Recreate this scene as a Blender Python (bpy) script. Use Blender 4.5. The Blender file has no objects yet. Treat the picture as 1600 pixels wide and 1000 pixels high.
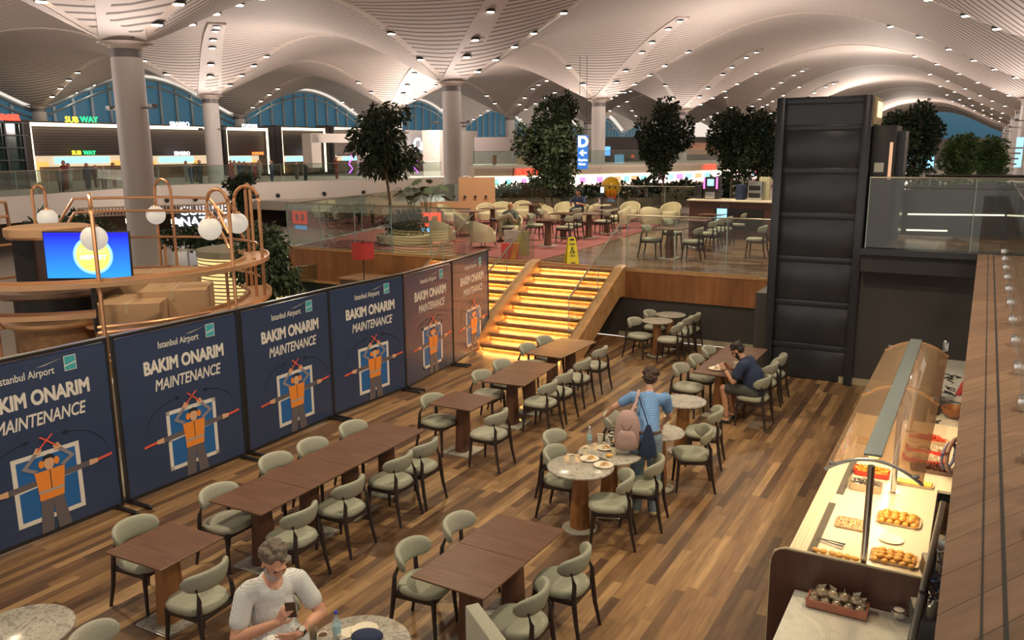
import bpy, bmesh, math, random
from mathutils import Vector, Matrix, Euler
PI = math.pi
R = random.Random(7)
S = bpy.context.scene
COL = S.collection

# ------------------------------------------------------------------ camera
F_PX, PITCH, ROLL, CAM_Z = 1291.25, 0.202227, -0.0077107, 4.17
_fw = Vector((0, math.cos(PITCH), -math.sin(PITCH)))
_r0 = Vector((1, 0, 0)); _u0 = _r0.cross(_fw)
_rt = _r0*math.cos(ROLL)+_u0*math.sin(ROLL)
_up = -_r0*math.sin(ROLL)+_u0*math.cos(ROLL)
cam_data = bpy.data.cameras.new('camera'); cam = bpy.data.objects.new('camera', cam_data); COL.objects.link(cam)
cam_data.sensor_fit = 'HORIZONTAL'; cam_data.sensor_width = 36; cam_data.lens = 36*F_PX/1600
cam_data.clip_start = .05; cam_data.clip_end = 600
m = Matrix((( _rt.x, _up.x, -_fw.x, 0), (_rt.y, _up.y, -_fw.y, 0), (_rt.z, _up.z, -_fw.z, CAM_Z), (0, 0, 0, 1)))
cam.matrix_world = m
S.camera = cam

# ------------------------------------------------------------------ world, view, room lights
S.view_settings.view_transform = 'Standard'; S.view_settings.look = 'None'
S.view_settings.gamma = 1; S.view_settings.use_curve_mapping = False
S.view_settings.exposure = 0.72
w = bpy.data.worlds.new('world'); S.world = w; w.use_nodes = True
w.node_tree.nodes['Background'].inputs[0].default_value = (1.0, .88, .76, 1)
w.node_tree.nodes['Background'].inputs[1].default_value = .56
try:
    S.cycles.max_bounces = 8; S.cycles.transparent_max_bounces = 24; S.cycles.caustics_reflective = False
    S.cycles.caustics_refractive = False; S.cycles.sample_clamp_indirect = 4
except Exception: pass

# building grid: a runs along e1 (towards the lower right), b along e2 (away to the right)
YAW = math.radians(-29.6)
e1 = Vector((math.cos(YAW), math.sin(YAW), 0)); e2 = Vector((-math.sin(YAW), math.cos(YAW), 0))
def W(a, b, z=0): return e1*a+e2*b+Vector((0, 0, z))
def at(px, py, z):
    """where the sight line through a photo pixel meets the level z"""
    d = _rt*((px-800)/F_PX)-_up*((py-500)/F_PX)+_fw
    return Vector((0, 0, CAM_Z))+d*((z-CAM_Z)/d.z)
def aty(px, py, y):
    d = _rt*((px-800)/F_PX)-_up*((py-500)/F_PX)+_fw
    return Vector((0, 0, CAM_Z))+d*(y/d.y)
def ab(p): return p.dot(e1), p.dot(e2)

def lamp(name, kind, loc, energy, color, radius=.15, target=None, spot=1.6, size=None, blend=.6):
    l = bpy.data.lights.new(name, kind); l.energy = energy; l.color = color
    if kind in ('POINT', 'SPOT'): l.shadow_soft_size = radius
    if kind == 'SPOT': l.spot_size = spot; l.spot_blend = blend
    if kind == 'AREA':
        l.shape = 'RECTANGLE'; l.size, l.size_y = size
    o = bpy.data.objects.new(name, l); COL.objects.link(o); o.location = loc
    if target is not None:
        o.rotation_euler = (Vector(target)-Vector(loc)).to_track_quat('-Z', 'Y').to_euler()
    return o
WARM = (1.0, .81, .55); WARM2 = (1.0, .84, .66)
# downlights below the ceiling; those over ledge and raised level added to brighten them
for a_, b_, z_, e_ in ((-7, 4, 7.6, 420), (-2.5, 9, 7.9, 330), (-9, 13, 7.9, 360), (-4, 17, 8.3, 300), (-13, 6, 7.6, 420),
                       (-10, 25, 9.0, 760), (-5, 22, 9.0, 620), (-15, 24, 8, 620), (2.2, 7, 7.8, 330)):
    lamp('ceiling_and_fill_spot', 'SPOT', W(a_, b_, z_), e_*1.5, WARM, .22, W(a_, b_, 0)+Vector((0, .6, 0)), 2.3)
for a_, b_, z_, e_ in ((-12, 45, 6.5, 1500), (-30, 30, 6, 900), (-33, 48, 6, 1300), (-30, 12, 6, 900), (-8, 70, 6.5, 2200), (-12, 100, 7, 2500), (-12, 150, 7, 3000)):
    lamp('hall_lamp', 'POINT', W(a_, b_, z_), e_*.6, (1.0, .86, .76), .4)
# uplights on the columns that wash the vaults
for a_, b_ in ((-21.8, 16.1), (-21.8, 32.9), (-21.8, 49.7), (-21.8, 66.5), (-37.8, 32.9), (-37.8, 49.7), (2, 32.9), (2, 49.7), (2, 66.5), (2, 16.1)):
    for s in (-1, 1):
        p = W(a_+s*1.2, b_-1.0, 5.6)
        lamp('column_uplight', 'SPOT', p, 190, (1.0, .87, .79), .3, p+Vector((0, 0, 4))+e1*s*2.0-e2*1.5, 2.4)

# ------------------------------------------------------------------ materials
MATS = {}
def _nt(name):
    mt = bpy.data.materials.new(name); mt.use_nodes = True
    nt = mt.node_tree; return mt, nt, nt.nodes['Principled BSDF'], nt.nodes, nt.links
def pm(name, col, rough=.5, metal=0, var=.12, scale=6, stretch=(1, 1, 1), bump=0, spec=.5, coat=0, tr=0):
    if name in MATS: return MATS[name]
    mt, nt, B, N, L = _nt(name)
    tc = N.new('ShaderNodeTexCoord'); mp = N.new('ShaderNodeMapping'); mp.inputs['Scale'].default_value = stretch
    nz = N.new('ShaderNodeTexNoise'); nz.inputs['Scale'].default_value = scale; nz.inputs['Detail'].default_value = 5
    L.new(tc.outputs['Object'], mp.inputs[0]); L.new(mp.outputs[0], nz.inputs['Vector'])
    mx = N.new('ShaderNodeMixRGB'); mx.inputs[1].default_value = (*[c*(1-var) for c in col], 1); mx.inputs[2].default_value = (*[min(1, c*(1+var)) for c in col], 1)
    L.new(nz.outputs['Fac'], mx.inputs[0]); L.new(mx.outputs[0], B.inputs['Base Color'])
    B.inputs['Roughness'].default_value = rough; B.inputs['Metallic'].default_value = metal
    B.inputs['Specular IOR Level'].default_value = spec; B.inputs['Coat Weight'].default_value = coat
    if tr: B.inputs['Transmission Weight'].default_value = tr
    if bump:
        bp = N.new('ShaderNodeBump'); bp.inputs['Strength'].default_value = bump; bp.inputs['Distance'].default_value = .01
        L.new(nz.outputs['Fac'], bp.inputs['Height']); L.new(bp.outputs[0], B.inputs['Normal'])
    MATS[name] = mt; return mt
def em(name, col, s=1.0):
    if name in MATS: return MATS[name]
    mt, nt, B, N, L = _nt(name)
    B.inputs['Base Color'].default_value = (*[c*.5 for c in col], 1)
    B.inputs['Emission Color'].default_value = (*col, 1); B.inputs['Emission Strength'].default_value = s
    MATS[name] = mt; return mt
def glass(name, tint=(.94, .97, .95), gloss=.045, haze=None, rough=.02):
    """thin pane: mostly transparent with a reflection that grows at grazing angles"""
    if name in MATS: return MATS[name]
    mt, nt, B, N, L = _nt(name); N.remove(B)
    tr = N.new('ShaderNodeBsdfTransparent'); tr.inputs[0].default_value = (*tint, 1)
    gl = N.new('ShaderNodeBsdfGlossy'); gl.inputs['Roughness'].default_value = rough
    lw = N.new('ShaderNodeLayerWeight'); lw.inputs[0].default_value = .25
    mr = N.new('ShaderNodeMapRange'); mr.inputs[3].default_value = gloss; mr.inputs[4].default_value = .6
    L.new(lw.outputs['Facing'], mr.inputs[0])
    mx = N.new('ShaderNodeMixShader'); L.new(mr.outputs[0], mx.inputs[0]); L.new(tr.outputs[0], mx.inputs[1]); L.new(gl.outputs[0], mx.inputs[2])
    out = N['Material Output']; last = mx
    if haze:
        df = N.new('ShaderNodeBsdfDiffuse'); df.inputs[0].default_value = (*haze[:3], 1)
        m2 = N.new('ShaderNodeMixShader'); m2.inputs[0].default_value = haze[3]
        L.new(mx.outputs[0], m2.inputs[1]); L.new(df.outputs[0], m2.inputs[2]); last = m2
    L.new(last.outputs[0], out.inputs[0]); MATS[name] = mt; return mt
def ramp(N, stops):
    cr = N.new('ShaderNodeValToRGB'); e = cr.color_ramp.elements
    while len(e) < len(stops): e.new(.5)
    for i, (p, c) in enumerate(stops): e[i].position = p; e[i].color = (*c, 1)
    return cr
def math_n(N, L, op, a, b=None):
    n = N.new('ShaderNodeMath'); n.operation = op
    for i, v in enumerate((a, b)):
        if v is None: continue
        if isinstance(v, (int, float)): n.inputs[i].default_value = v
        else: L.new(v, n.inputs[i])
    return n.outputs[0]
def plank(name, stops, wdt=.12, lng=1.25, yaw=YAW, rough=.38, grain=.35, gap=.02):
    mt, nt, B, N, L = _nt(name)
    tc = N.new('ShaderNodeTexCoord'); mp = N.new('ShaderNodeMapping'); mp.inputs['Rotation'].default_value = (0, 0, -yaw)
    L.new(tc.outputs['Object'], mp.inputs[0]); sp = N.new('ShaderNodeSeparateXYZ'); L.new(mp.outputs[0], sp.inputs[0])
    v = math_n(N, L, 'DIVIDE', sp.outputs[0], wdt); row = math_n(N, L, 'FLOOR', v)
    wn = N.new('ShaderNodeTexWhiteNoise'); wn.noise_dimensions = '1D'; L.new(row, wn.inputs['W'])
    u = math_n(N, L, 'ADD', math_n(N, L, 'DIVIDE', sp.outputs[1], lng), math_n(N, L, 'MULTIPLY', wn.outputs[0], 7.3)); idn = math_n(N, L, 'FLOOR', u)
    cb = N.new('ShaderNodeCombineXYZ'); L.new(row, cb.inputs[0]); L.new(idn, cb.inputs[1])
    w2 = N.new('ShaderNodeTexWhiteNoise'); w2.noise_dimensions = '3D'; L.new(cb.outputs[0], w2.inputs['Vector'])
    cr = ramp(N, stops); cr.color_ramp.interpolation = 'LINEAR'; L.new(w2.outputs[0], cr.inputs[0])
    m2 = N.new('ShaderNodeMapping'); m2.inputs['Scale'].default_value = (14, 1.3, 1); L.new(mp.outputs[0], m2.inputs[0])
    ad = N.new('ShaderNodeVectorMath'); ad.operation = 'ADD'; L.new(m2.outputs[0], ad.inputs[0]); L.new(w2.outputs['Color'], ad.inputs[1])
    nz = N.new('ShaderNodeTexNoise'); nz.inputs['Scale'].default_value = 1.6; nz.inputs['Detail'].default_value = 6; L.new(ad.outputs[0], nz.inputs['Vector'])
    gr = ramp(N, [(.3, (1-grain,)*3), (.7, (1+grain*.4,)*3)]); L.new(nz.outputs[0], gr.inputs[0])
    mx = N.new('ShaderNodeMixRGB'); mx.blend_type = 'MULTIPLY'; mx.inputs[0].default_value = 1
    L.new(cr.outputs[0], mx.inputs[1]); L.new(gr.outputs[0], mx.inputs[2])
    fr = math_n(N, L, 'FRACT', v); g = math_n(N, L, 'LESS_THAN', fr, gap)
    m3 = N.new('ShaderNodeMixRGB'); L.new(g, m3.inputs[0]); L.new(mx.outputs[0], m3.inputs[1]); m3.inputs[2].default_value = (.03, .018, .012, 1)
    L.new(m3.outputs[0], B.inputs['Base Color'])
    B.inputs['Roughness'].default_value = rough; B.inputs['Specular IOR Level'].default_value = .4
    MATS[name] = mt; return mt
def wood(name, c1, c2, rough=.4, stretch=(1.5, 22, 22), scale=1.5, panel=0):
    mt, nt, B, N, L = _nt(name)
    tc = N.new('ShaderNodeTexCoord'); mp = N.new('ShaderNodeMapping'); mp.inputs['Scale'].default_value = stretch
    nz = N.new('ShaderNodeTexNoise'); nz.inputs['Scale'].default_value = scale; nz.inputs['Detail'].default_value = 8; nz.inputs['Distortion'].default_value = .4
    L.new(tc.outputs['Object'], mp.inputs[0]); L.new(mp.outputs[0], nz.inputs['Vector'])
    cr = ramp(N, [(.32, c1), (.68, c2)]); L.new(nz.outputs[0], cr.inputs[0])
    o = cr.outputs[0]
    if panel:
        m2 = N.new('ShaderNodeMapping'); m2.inputs['Rotation'].default_value = (0, 0, -YAW); L.new(tc.outputs['Object'], m2.inputs[0])
        sp = N.new('ShaderNodeSeparateXYZ'); L.new(m2.outputs[0], sp.inputs[0])
        idn = math_n(N, L, 'FLOOR', math_n(N, L, 'DIVIDE', sp.outputs[0], panel))
        wn = N.new('ShaderNodeTexWhiteNoise'); wn.noise_dimensions = '1D'; L.new(idn, wn.inputs['W'])
        pr = ramp(N, [(0, (.78,)*3), (1, (1.15,)*3)]); L.new(wn.outputs[0], pr.inputs[0])
        mx = N.new('ShaderNodeMixRGB'); mx.blend_type = 'MULTIPLY'; mx.inputs[0].default_value = 1
        L.new(o, mx.inputs[1]); L.new(pr.outputs[0], mx.inputs[2]); o = mx.outputs[0]
    L.new(o, B.inputs['Base Color']); B.inputs['Roughness'].default_value = rough
    MATS[name] = mt; return mt
def marble(name, c1, c2, scale=5, rough=.25):
    mt, nt, B, N, L = _nt(name)
    tc = N.new('ShaderNodeTexCoord')
    nz = N.new('ShaderNodeTexNoise'); nz.inputs['Scale'].default_value = scale; nz.inputs['Detail'].default_value = 9
    nz.inputs['Distortion'].default_value = 1.6; nz.inputs['Roughness'].default_value = .65
    L.new(tc.outputs['Object'], nz.inputs['Vector'])
    cr = ramp(N, [(.36, c1), (.52, c2), (.58, c1), (.72, c2)]); L.new(nz.outputs[0], cr.inputs[0])
    L.new(cr.outputs[0], B.inputs['Base Color']); B.inputs['Roughness'].default_value = rough
    MATS[name] = mt; return mt
def stripes(name, c1, c2, axis, period, duty=.35, yaw=YAW, rough=.6, emit=0, metal=0, c1var=0):
    mt, nt, B, N, L = _nt(name)
    tc = N.new('ShaderNodeTexCoord'); mp = N.new('ShaderNodeMapping'); mp.inputs['Rotation'].default_value = (0, 0, -yaw)
    L.new(tc.outputs['Object'], mp.inputs[0]); sp = N.new('ShaderNodeSeparateXYZ'); L.new(mp.outputs[0], sp.inputs[0])
    fr = math_n(N, L, 'FRACT', math_n(N, L, 'DIVIDE', sp.outputs[axis], period)); g = math_n(N, L, 'LESS_THAN', fr, duty)
    mx = N.new('ShaderNodeMixRGB'); L.new(g, mx.inputs[0]); mx.inputs[1].default_value = (*c1, 1); mx.inputs[2].default_value = (*c2, 1)
    L.new(mx.outputs[0], B.inputs['Base Color']); B.inputs['Roughness'].default_value = rough; B.inputs['Metallic'].default_value = metal
    if emit:
        L.new(mx.outputs[0], B.inputs['Emission Color']); B.inputs['Emission Strength'].default_value = emit
    MATS[name] = mt; return mt
def checks(name):
    mt, nt, B, N, L = _nt(name)
    tc = N.new('ShaderNodeTexCoord'); sp = N.new('ShaderNodeSeparateXYZ'); L.new(tc.outputs['Object'], sp.inputs[0])
    gs = []
    for ax in (1, 2):
        fr = math_n(N, L, 'FRACT', math_n(N, L, 'DIVIDE', sp.outputs[ax], .013)); gs.append(math_n(N, L, 'LESS_THAN', fr, .22))
    s = math_n(N, L, 'MAXIMUM', gs[0], gs[1])
    mx = N.new('ShaderNodeMixRGB'); L.new(s, mx.inputs[0]); mx.inputs[1].default_value = (.78, .79, .77, 1); mx.inputs[2].default_value = (.40, .46, .49, 1)
    L.new(mx.outputs[0], B.inputs['Base Color']); B.inputs['Roughness'].default_value = .9; MATS[name] = mt; return mt

M_floor = plank('wood_floor', [(0, (.10, .056, .034)), (.3, (.155, .088, .048)), (.55, (.225, .130, .064)), (.8, (.30, .180, .085)), (1, (.40, .255, .125))], .098, 1.25, rough=.40, gap=.012)
M_floor2 = plank('upper_wood_floor', [(0, (.10, .06, .045)), (.5, (.20, .13, .09)), (1, (.27, .18, .12))], .16, 1.2, yaw=YAW+PI/2, rough=.22)
M_ledge = plank('ledge_wood', [(0, (.25, .145, .09)), (.5, (.29, .17, .11)), (1, (.33, .20, .125))], .16, 1.7, yaw=YAW, rough=.5, grain=.25)
M_top = wood('walnut_top', (.105, .052, .033), (.160, .084, .052), .32)
M_ped = wood('pedestal_wood', (.22, .095, .035), (.34, .16, .06), .4, (14, 14, 1.2), 1.5)
M_pedd = wood('dark_pedestal_wood', (.09, .042, .028), (.14, .066, .042), .4, (14, 14, 1.2), 1.5)
M_fascia = wood('fascia_wood', (.26, .10, .038), (.36, .155, .06), .35, (3, 3, .6), 2, panel=.45)
M_stairw = wood('stair_wood', (.24, .13, .07), (.36, .21, .11), .4, (4, 4, 4), 2)
M_string = wood('stringer_oak', (.42, .22, .09), (.55, .31, .14), .4, (3, 3, 3), 1.5)
M_endw = wood('dark_panel_wood', (.075, .035, .028), (.105, .05, .038), .35, (10, 10, .8), 1.5)
M_ctop = marble('grey_marble', (.26, .25, .22), (.48, .46, .40), 7, .22)
M_wmar = marble('pale_marble', (.60, .62, .56), (.72, .72, .66), 2.2, .25)
M_chrome = pm('chrome', (.75, .75, .74), .18, 1, .03)
M_steel = pm('brushed_steel', (.46, .48, .48), .35, 1, .06, 30)
M_fab = pm('grey_green_fabric', (.33, .345, .275), .92, 0, .16, 60, bump=.35, spec=.15)
M_fabd = pm('grey_fabric', (.37, .375, .31), .92, 0, .16, 60, bump=.35, spec=.15)
M_leg = pm('black_stained_wood', (.028, .02, .02), .42, 0, .3, 8)
M_black = pm('black_plastic', (.018, .018, .02), .4, 0, .2)
M_dark = pm('anthracite_wall', (.032, .034, .036), .55, 0, .12, 3)
M_tower = pm('anthracite_steel', (.038, .044, .056), .26, .3, .12, 3)
M_wall2 = pm('charcoal_wall', (.052, .050, .048), .6, 0, .1, 2)
M_base = pm('cream_skirting', (.42, .38, .27), .5, 0, .05)
M_white = pm('white_laminate', (.82, .74, .60), .3, 0, .03)
M_plaster = pm('off_white_plaster', (.58, .52, .48), .7, 0, .04, 1)
M_band = pm('pale_slab_edge', (.74, .67, .61), .7, 0, .03, 1)
M_colm = pm('column_paint', (.60, .56, .55), .55, 0, .03, 1)
M_colc = pm('column_collar', (.20, .18, .19), .45, .4, .05)
M_glass = glass('clear_glass')
M_glassg = glass('green_glass', (.82, .91, .87), .07)
M_canopy = glass('canopy_acrylic', (.90, .78, .62), .10, (.75, .56, .38, .22))
M_gedge = pm('glass_edge', (.30, .42, .38), .2, 0, .1)
M_rail = pm('rail_metal', (.34, .32, .26), .3, .8, .05)
M_copper = pm('copper_paint', (.62, .33, .18), .32, .65, .06)
M_copper2 = pm('copper_tray', (.60, .36, .20), .35, .45, .08)
M_globe = em('opal_globe', (.78, .72, .62), .35)
M_led = em('warm_led', (1.0, .50, .13), 42)
M_ledw = em('cream_led', (1.0, .80, .50), 2.2)
M_lampw = em('lamp_glow', (1.0, .88, .66), 14)
M_leaf = pm('dark_leaf', (.035, .060, .028), .5, 0, .45, 3)
M_leaf2 = pm('fresh_leaf', (.09, .16, .05), .5, 0, .4, 3)
M_bark = pm('bark', (.16, .115, .075), .8, 0, .3, 12)
M_cream = pm('cream_leather', (.52, .48, .33), .5, 0, .04, 4)
M_carpet = pm('red_carpet', (.24, .075, .075), .95, 0, .15, 30)
M_card = pm('cardboard', (.40, .25, .14), .8, 0, .06, 3)
M_skin = pm('skin_pink', (.62, .33, .22), .55, 0, .08, 8)
M_skin2 = pm('skin_tan', (.46, .25, .16), .55, 0, .08, 8)
M_skin3 = pm('skin_light', (.58, .34, .24), .55, 0, .08, 8)
M_red = pm('red_lamp_shade', (.42, .035, .035), .7, 0, .08)
M_redt = pm('red_tray', (.65, .05, .03), .35)
M_yel = pm('yellow_plastic', (.72, .60, .03), .4)
M_plate = pm('cream_crockery', (.78, .72, .58), .3, 0, .02)
M_paper = pm('paper_cup', (.74, .68, .54), .7, 0, .03)
M_bread = pm('baked_dough', (.72, .40, .10), .6, 0, .3, 18)
M_cheese = pm('yellow_cheese', (.85, .62, .12), .5, 0, .2, 25)
M_tomato = pm('red_filling', (.70, .10, .04), .5, 0, .35, 30)
M_navy = pm('navy_cotton', (.022, .035, .085), .9, 0, .12, 20)
M_jean = pm('blue_denim', (.19, .27, .35), .9, 0, .2, 12)
M_short = pm('charcoal_shorts', (.055, .058, .055), .9)
M_hairg = pm('grey_hair', (.15, .125, .10), .8, 0, .5, 30, bump=.8)
M_hairb = pm('brown_hair', (.05, .03, .022), .7, 0, .4, 30, bump=.8)
M_shirtb = stripes('blue_striped_cotton', (.13, .27, .55), (.20, .38, .66), 2, .022, .45, rough=.9)
M_shirtc = checks('checked_cotton')

# ------------------------------------------------------------------ mesh helpers
class MB:
    def __init__(s): s.bm = bmesh.new()
    def _xf(s, vs, M):
        if M is not None: bmesh.ops.transform(s.bm, matrix=M, verts=vs)
    def box(s, c, d, M=None, bev=0, seg=2, mi=0, rz=0):
        g = bmesh.ops.create_cube(s.bm, size=1)['verts']
        bmesh.ops.scale(s.bm, vec=d, verts=g)
        if bev:
            es = list({e for v in g for e in v.link_edges})
            r_ = bmesh.ops.bevel(s.bm, geom=es, offset=bev, segments=seg, affect='EDGES', profile=.5)
            g = list({v for f in r_['faces'] for v in f.verts} | {v for v in g if v.is_valid})
        if rz: bmesh.ops.rotate(s.bm, cent=(0, 0, 0), matrix=Matrix.Rotation(rz, 3, 'Z'), verts=g)
        bmesh.ops.translate(s.bm, vec=c, verts=g)
        s._xf(g, M)
        if mi:
            for f in {f for v in g for f in v.link_faces}: f.material_index = mi
        return s
    def loft(s, rings, cap=True, closed=True, mi=0, loop=False):
        """rings: lists of points with equal counts"""
        vr = [[s.bm.verts.new(p) for p in r_] for r_ in rings]
        n = len(vr[0]); fs = []
        rr = range(len(vr)) if loop else range(len(vr)-1)
        for i in rr:
            A, B_ = vr[i], vr[(i+1) % len(vr)]
            for j in range(n if closed else n-1):
                k = (j+1) % n
                try: fs.append(s.bm.faces.new((A[j], A[k], B_[k], B_[j])))
                except ValueError: pass
        if cap and closed and not loop:
            try: fs.append(s.bm.faces.new(list(reversed(vr[0])))); fs.append(s.bm.faces.new(vr[-1]))
            except ValueError: pass
        for f in fs: f.material_index = mi
        return s
    def lathe(s, prof, c=(0, 0, 0), n=24, sx=1, sy=1, mi=0):
        c = Vector(c)
        return s.loft([[c+Vector((r_*sx*math.cos(2*PI*k/n), r_*sy*math.sin(2*PI*k/n), z)) for k in range(n)] for r_, z in prof], mi=mi)
    def tube(s, pts, rad, n=8, mi=0, loop=False, flat=1):
        pts = [Vector(p) for p in pts]; rings = []
        rads = rad if isinstance(rad, (list, tuple)) else [rad]*len(pts)
        prev = None
        for i, p in enumerate(pts):
            if loop: d = pts[(i+1) % len(pts)]-pts[i-1]
            else: d = pts[min(i+1, len(pts)-1)]-pts[max(i-1, 0)]
            d.normalize()
            u = Vector((0, 0, 1)) if abs(d.z) < .95 else (prev or Vector((1, 0, 0)))
            x = d.cross(u).normalized(); y = x.cross(d).normalized(); prev = y if abs(d.z) < .95 else prev
            if abs(d.z) >= .95: y = Vector((0, 1, 0)); x = y.cross(d).normalized(); y = d.cross(x).normalized()
            rings.append([p+x*rads[i]*math.cos(2*PI*k/n)+y*rads[i]*flat*math.sin(2*PI*k/n) for k in range(n)])
        return s.loft(rings, mi=mi, loop=loop)
    def ball(s, c, r_, n=12, sc=(1, 1, 1), mi=0, rot=None):
        g = bmesh.ops.create_uvsphere(s.bm, u_segments=n, v_segments=max(6, n*2//3), radius=1)['verts']
        M = Matrix.Translation(c) @ (rot.to_matrix().to_4x4() if rot else Matrix()) @ Matrix.Diagonal((*[r_*k for k in sc], 1))
        bmesh.ops.transform(s.bm, matrix=M, verts=g)
        for f in {f for v in g for f in v.link_faces}: f.material_index = mi
        return s
    def cone(s, p, q, r1, r2, n=12, mi=0):
        """round-ended tapered limb"""
        p, q = Vector(p), Vector(q); s.tube([p, q], [r1, r2], n, mi); s.ball(p, r1, n, mi=mi); s.ball(q, r2, n, mi=mi); return s
    def prism(s, poly, o, ux, uy, t, mi=0):
        """flat polygon (2d points) at o in the plane ux, uy with thickness t along the normal"""
        o, ux, uy = Vector(o), Vector(ux), Vector(uy); nn = ux.cross(uy).normalized()*t
        a_ = [o+ux*x+uy*y for x, y in poly]
        return s.loft([a_, [p+nn for p in a_]], mi=mi)
    def quad(s, pts, mi=0):
        f = s.bm.faces.new([s.bm.verts.new(p) for p in pts]); f.material_index = mi; return s
    def mesh(s, name, mats, smooth=True, angle=40, recalc=True):
        me = bpy.data.meshes.new(name)
        if recalc: bmesh.ops.recalc_face_normals(s.bm, faces=s.bm.faces)
        s.bm.to_mesh(me); s.bm.free()
        for mt in (mats if isinstance(mats, (list, tuple)) else [mats]): me.materials.append(mt)
        if smooth:
            me.polygons.foreach_set('use_smooth', [True]*len(me.polygons))
            try: me.set_sharp_from_angle(angle=math.radians(angle))
            except Exception: pass
        return me
    def build(s, name, mats, parent=None, smooth=True, angle=40, recalc=True):
        o = bpy.data.objects.new(name, s.mesh(name, mats, smooth, angle, recalc)); COL.objects.link(o)
        if parent is not None: o.parent = parent
        return o
def tag(o, label=None, cat=None, group=None, kind=None):
    if label: o['label'] = label
    if cat: o['category'] = cat
    if group: o['group'] = group
    if kind: o['kind'] = kind
    return o
def empty(name, loc, rz=0, label=None, cat=None, group=None):
    o = bpy.data.objects.new(name, None); COL.objects.link(o); o.empty_display_size = .1
    o.location = loc; o.rotation_euler = (0, 0, rz); return tag(o, label, cat, group)
def struct(o): o['kind'] = 'structure'; return o
def origin(o, p):
    """put a top-level mesh's origin at p without moving it"""
    p = Vector(p); o.data.transform(Matrix.Translation(-p)); o.location = p; return o
def copy_tree(o, parent=None):
    c = o.copy(); COL.objects.link(c)
    if parent is not None: c.parent = parent
    for ch in list(o.children): copy_tree(ch, c)
    return c
def place(o, loc, rz, label, group=None):
    o.location = loc; o.rotation_euler = (0, 0, rz); o['label'] = label
    if group: o['group'] = group
    elif 'group' in o: del o['group']
    return o
class Kind:
    """hands out the first build, then copies of it"""
    def __init__(s, make): s.make = make; s.first = None
    def put(s, loc, rz, label, group=None):
        if s.first is None: s.first = s.make(); o = s.first
        else: o = copy_tree(s.first)
        return place(o, loc, rz, label, group)
_txt = {}
def text(name, body, size, mat, parent, M, bold=0, shear=0, align='CENTER', depth=.002, spacing=1.0, upper=None):
    key = (body, size, bold, shear, align, depth, spacing, mat.name)
    if key not in _txt:
        cu = bpy.data.curves.new('lettering', 'FONT'); cu.body = body; cu.size = size; cu.shear = shear
        cu.align_x = align; cu.align_y = 'CENTER'; cu.extrude = depth; cu.space_character = spacing; cu.resolution_u = 3
        t = bpy.data.objects.new('lettering', cu); COL.objects.link(t)
        bpy.context.view_layer.update()
        me = bpy.data.meshes.new_from_object(t.evaluated_get(bpy.context.evaluated_depsgraph_get()))
        bpy.data.objects.remove(t); bpy.data.curves.remove(cu); me.materials.clear()
        if bold:   # heavier strokes: the outline repeated on a small ring
            bm_ = bmesh.new(); k_ = 8
            for q in range(k_):
                n0 = len(bm_.verts); bm_.from_mesh(me); bm_.verts.ensure_lookup_table()
                bmesh.ops.translate(bm_, vec=(bold*math.cos(2*PI*q/k_), bold*math.sin(2*PI*q/k_), depth*.04*q), verts=bm_.verts[n0:])
            bm_.to_mesh(me); bm_.free()
        me.materials.append(mat); _txt[key] = me
    o = bpy.data.objects.new(name, _txt[key]); COL.objects.link(o)
    if parent is not None: o.parent = parent
    o.matrix_local = M
    return o
def frame_m(o, ux, uy):
    ux, uy = Vector(ux).normalized(), Vector(uy).normalized(); n_ = ux.cross(uy)
    return Matrix(((ux.x, uy.x, n_.x, o[0]), (ux.y, uy.y, n_.y, o[1]), (ux.z, uy.z, n_.z, o[2]), (0, 0, 0, 1)))
Z = Vector((0, 0, 1))
UPZ = 1.53      # raised dining level
MZ = 2.5        # mezzanine level (where the photograph was taken, and the food court across the hall)
# ------------------------------------------------------------------ floors
def slab(name, pts, z0, z1, mat):
    mb = MB(); mb.loft([[Vector((p.x, p.y, z0)) for p in pts], [Vector((p.x, p.y, z1)) for p in pts]])
    return struct(mb.build(name, mat, smooth=False))
slab('floor', [W(-8.95, -6), W(3.5, -6), W(3.5, 17.2), W(-8.95, 17.2)], -.2, 0, M_floor)
M_hall = pm('hall_terrazzo', (.30, .27, .22), .3, 0, .08, 4)
slab('floor_hall', [W(-75, -20), W(-8.95, -20), W(-8.95, 17.2), W(-11, 17.2), W(-11, 60), W(-75, 60)], -.2, -.002, M_hall)
slab('floor_raised', [W(-17.1, 17.28), W(-3.6, 17.28), W(-3.6, 34), W(-22, 34)], .92, UPZ, M_floor2)
slab('floor_shops', [W(-45, 34.02), W(8, 34.02), W(8, 240), W(-45, 240)], 1.0, UPZ-.03, M_hall)
slab('floor_carpet', [W(-17.0, 17.5)]+[at(x, y, UPZ) for x, y in ((700, 394), (775, 403), (815, 409), (848, 406), (885, 396), (935, 383), (985, 368), (1030, 352), (1035, 345), (980, 335))]+[W(-19.0, 26.5)], UPZ, UPZ+.012, M_carpet)
mb = MB(); mb.box(W(-17.1+6.57+.0, 17.30, UPZ+.02), (13.2, .06, .05), rz=YAW); struct(mb.build('trim_1', M_string))

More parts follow.
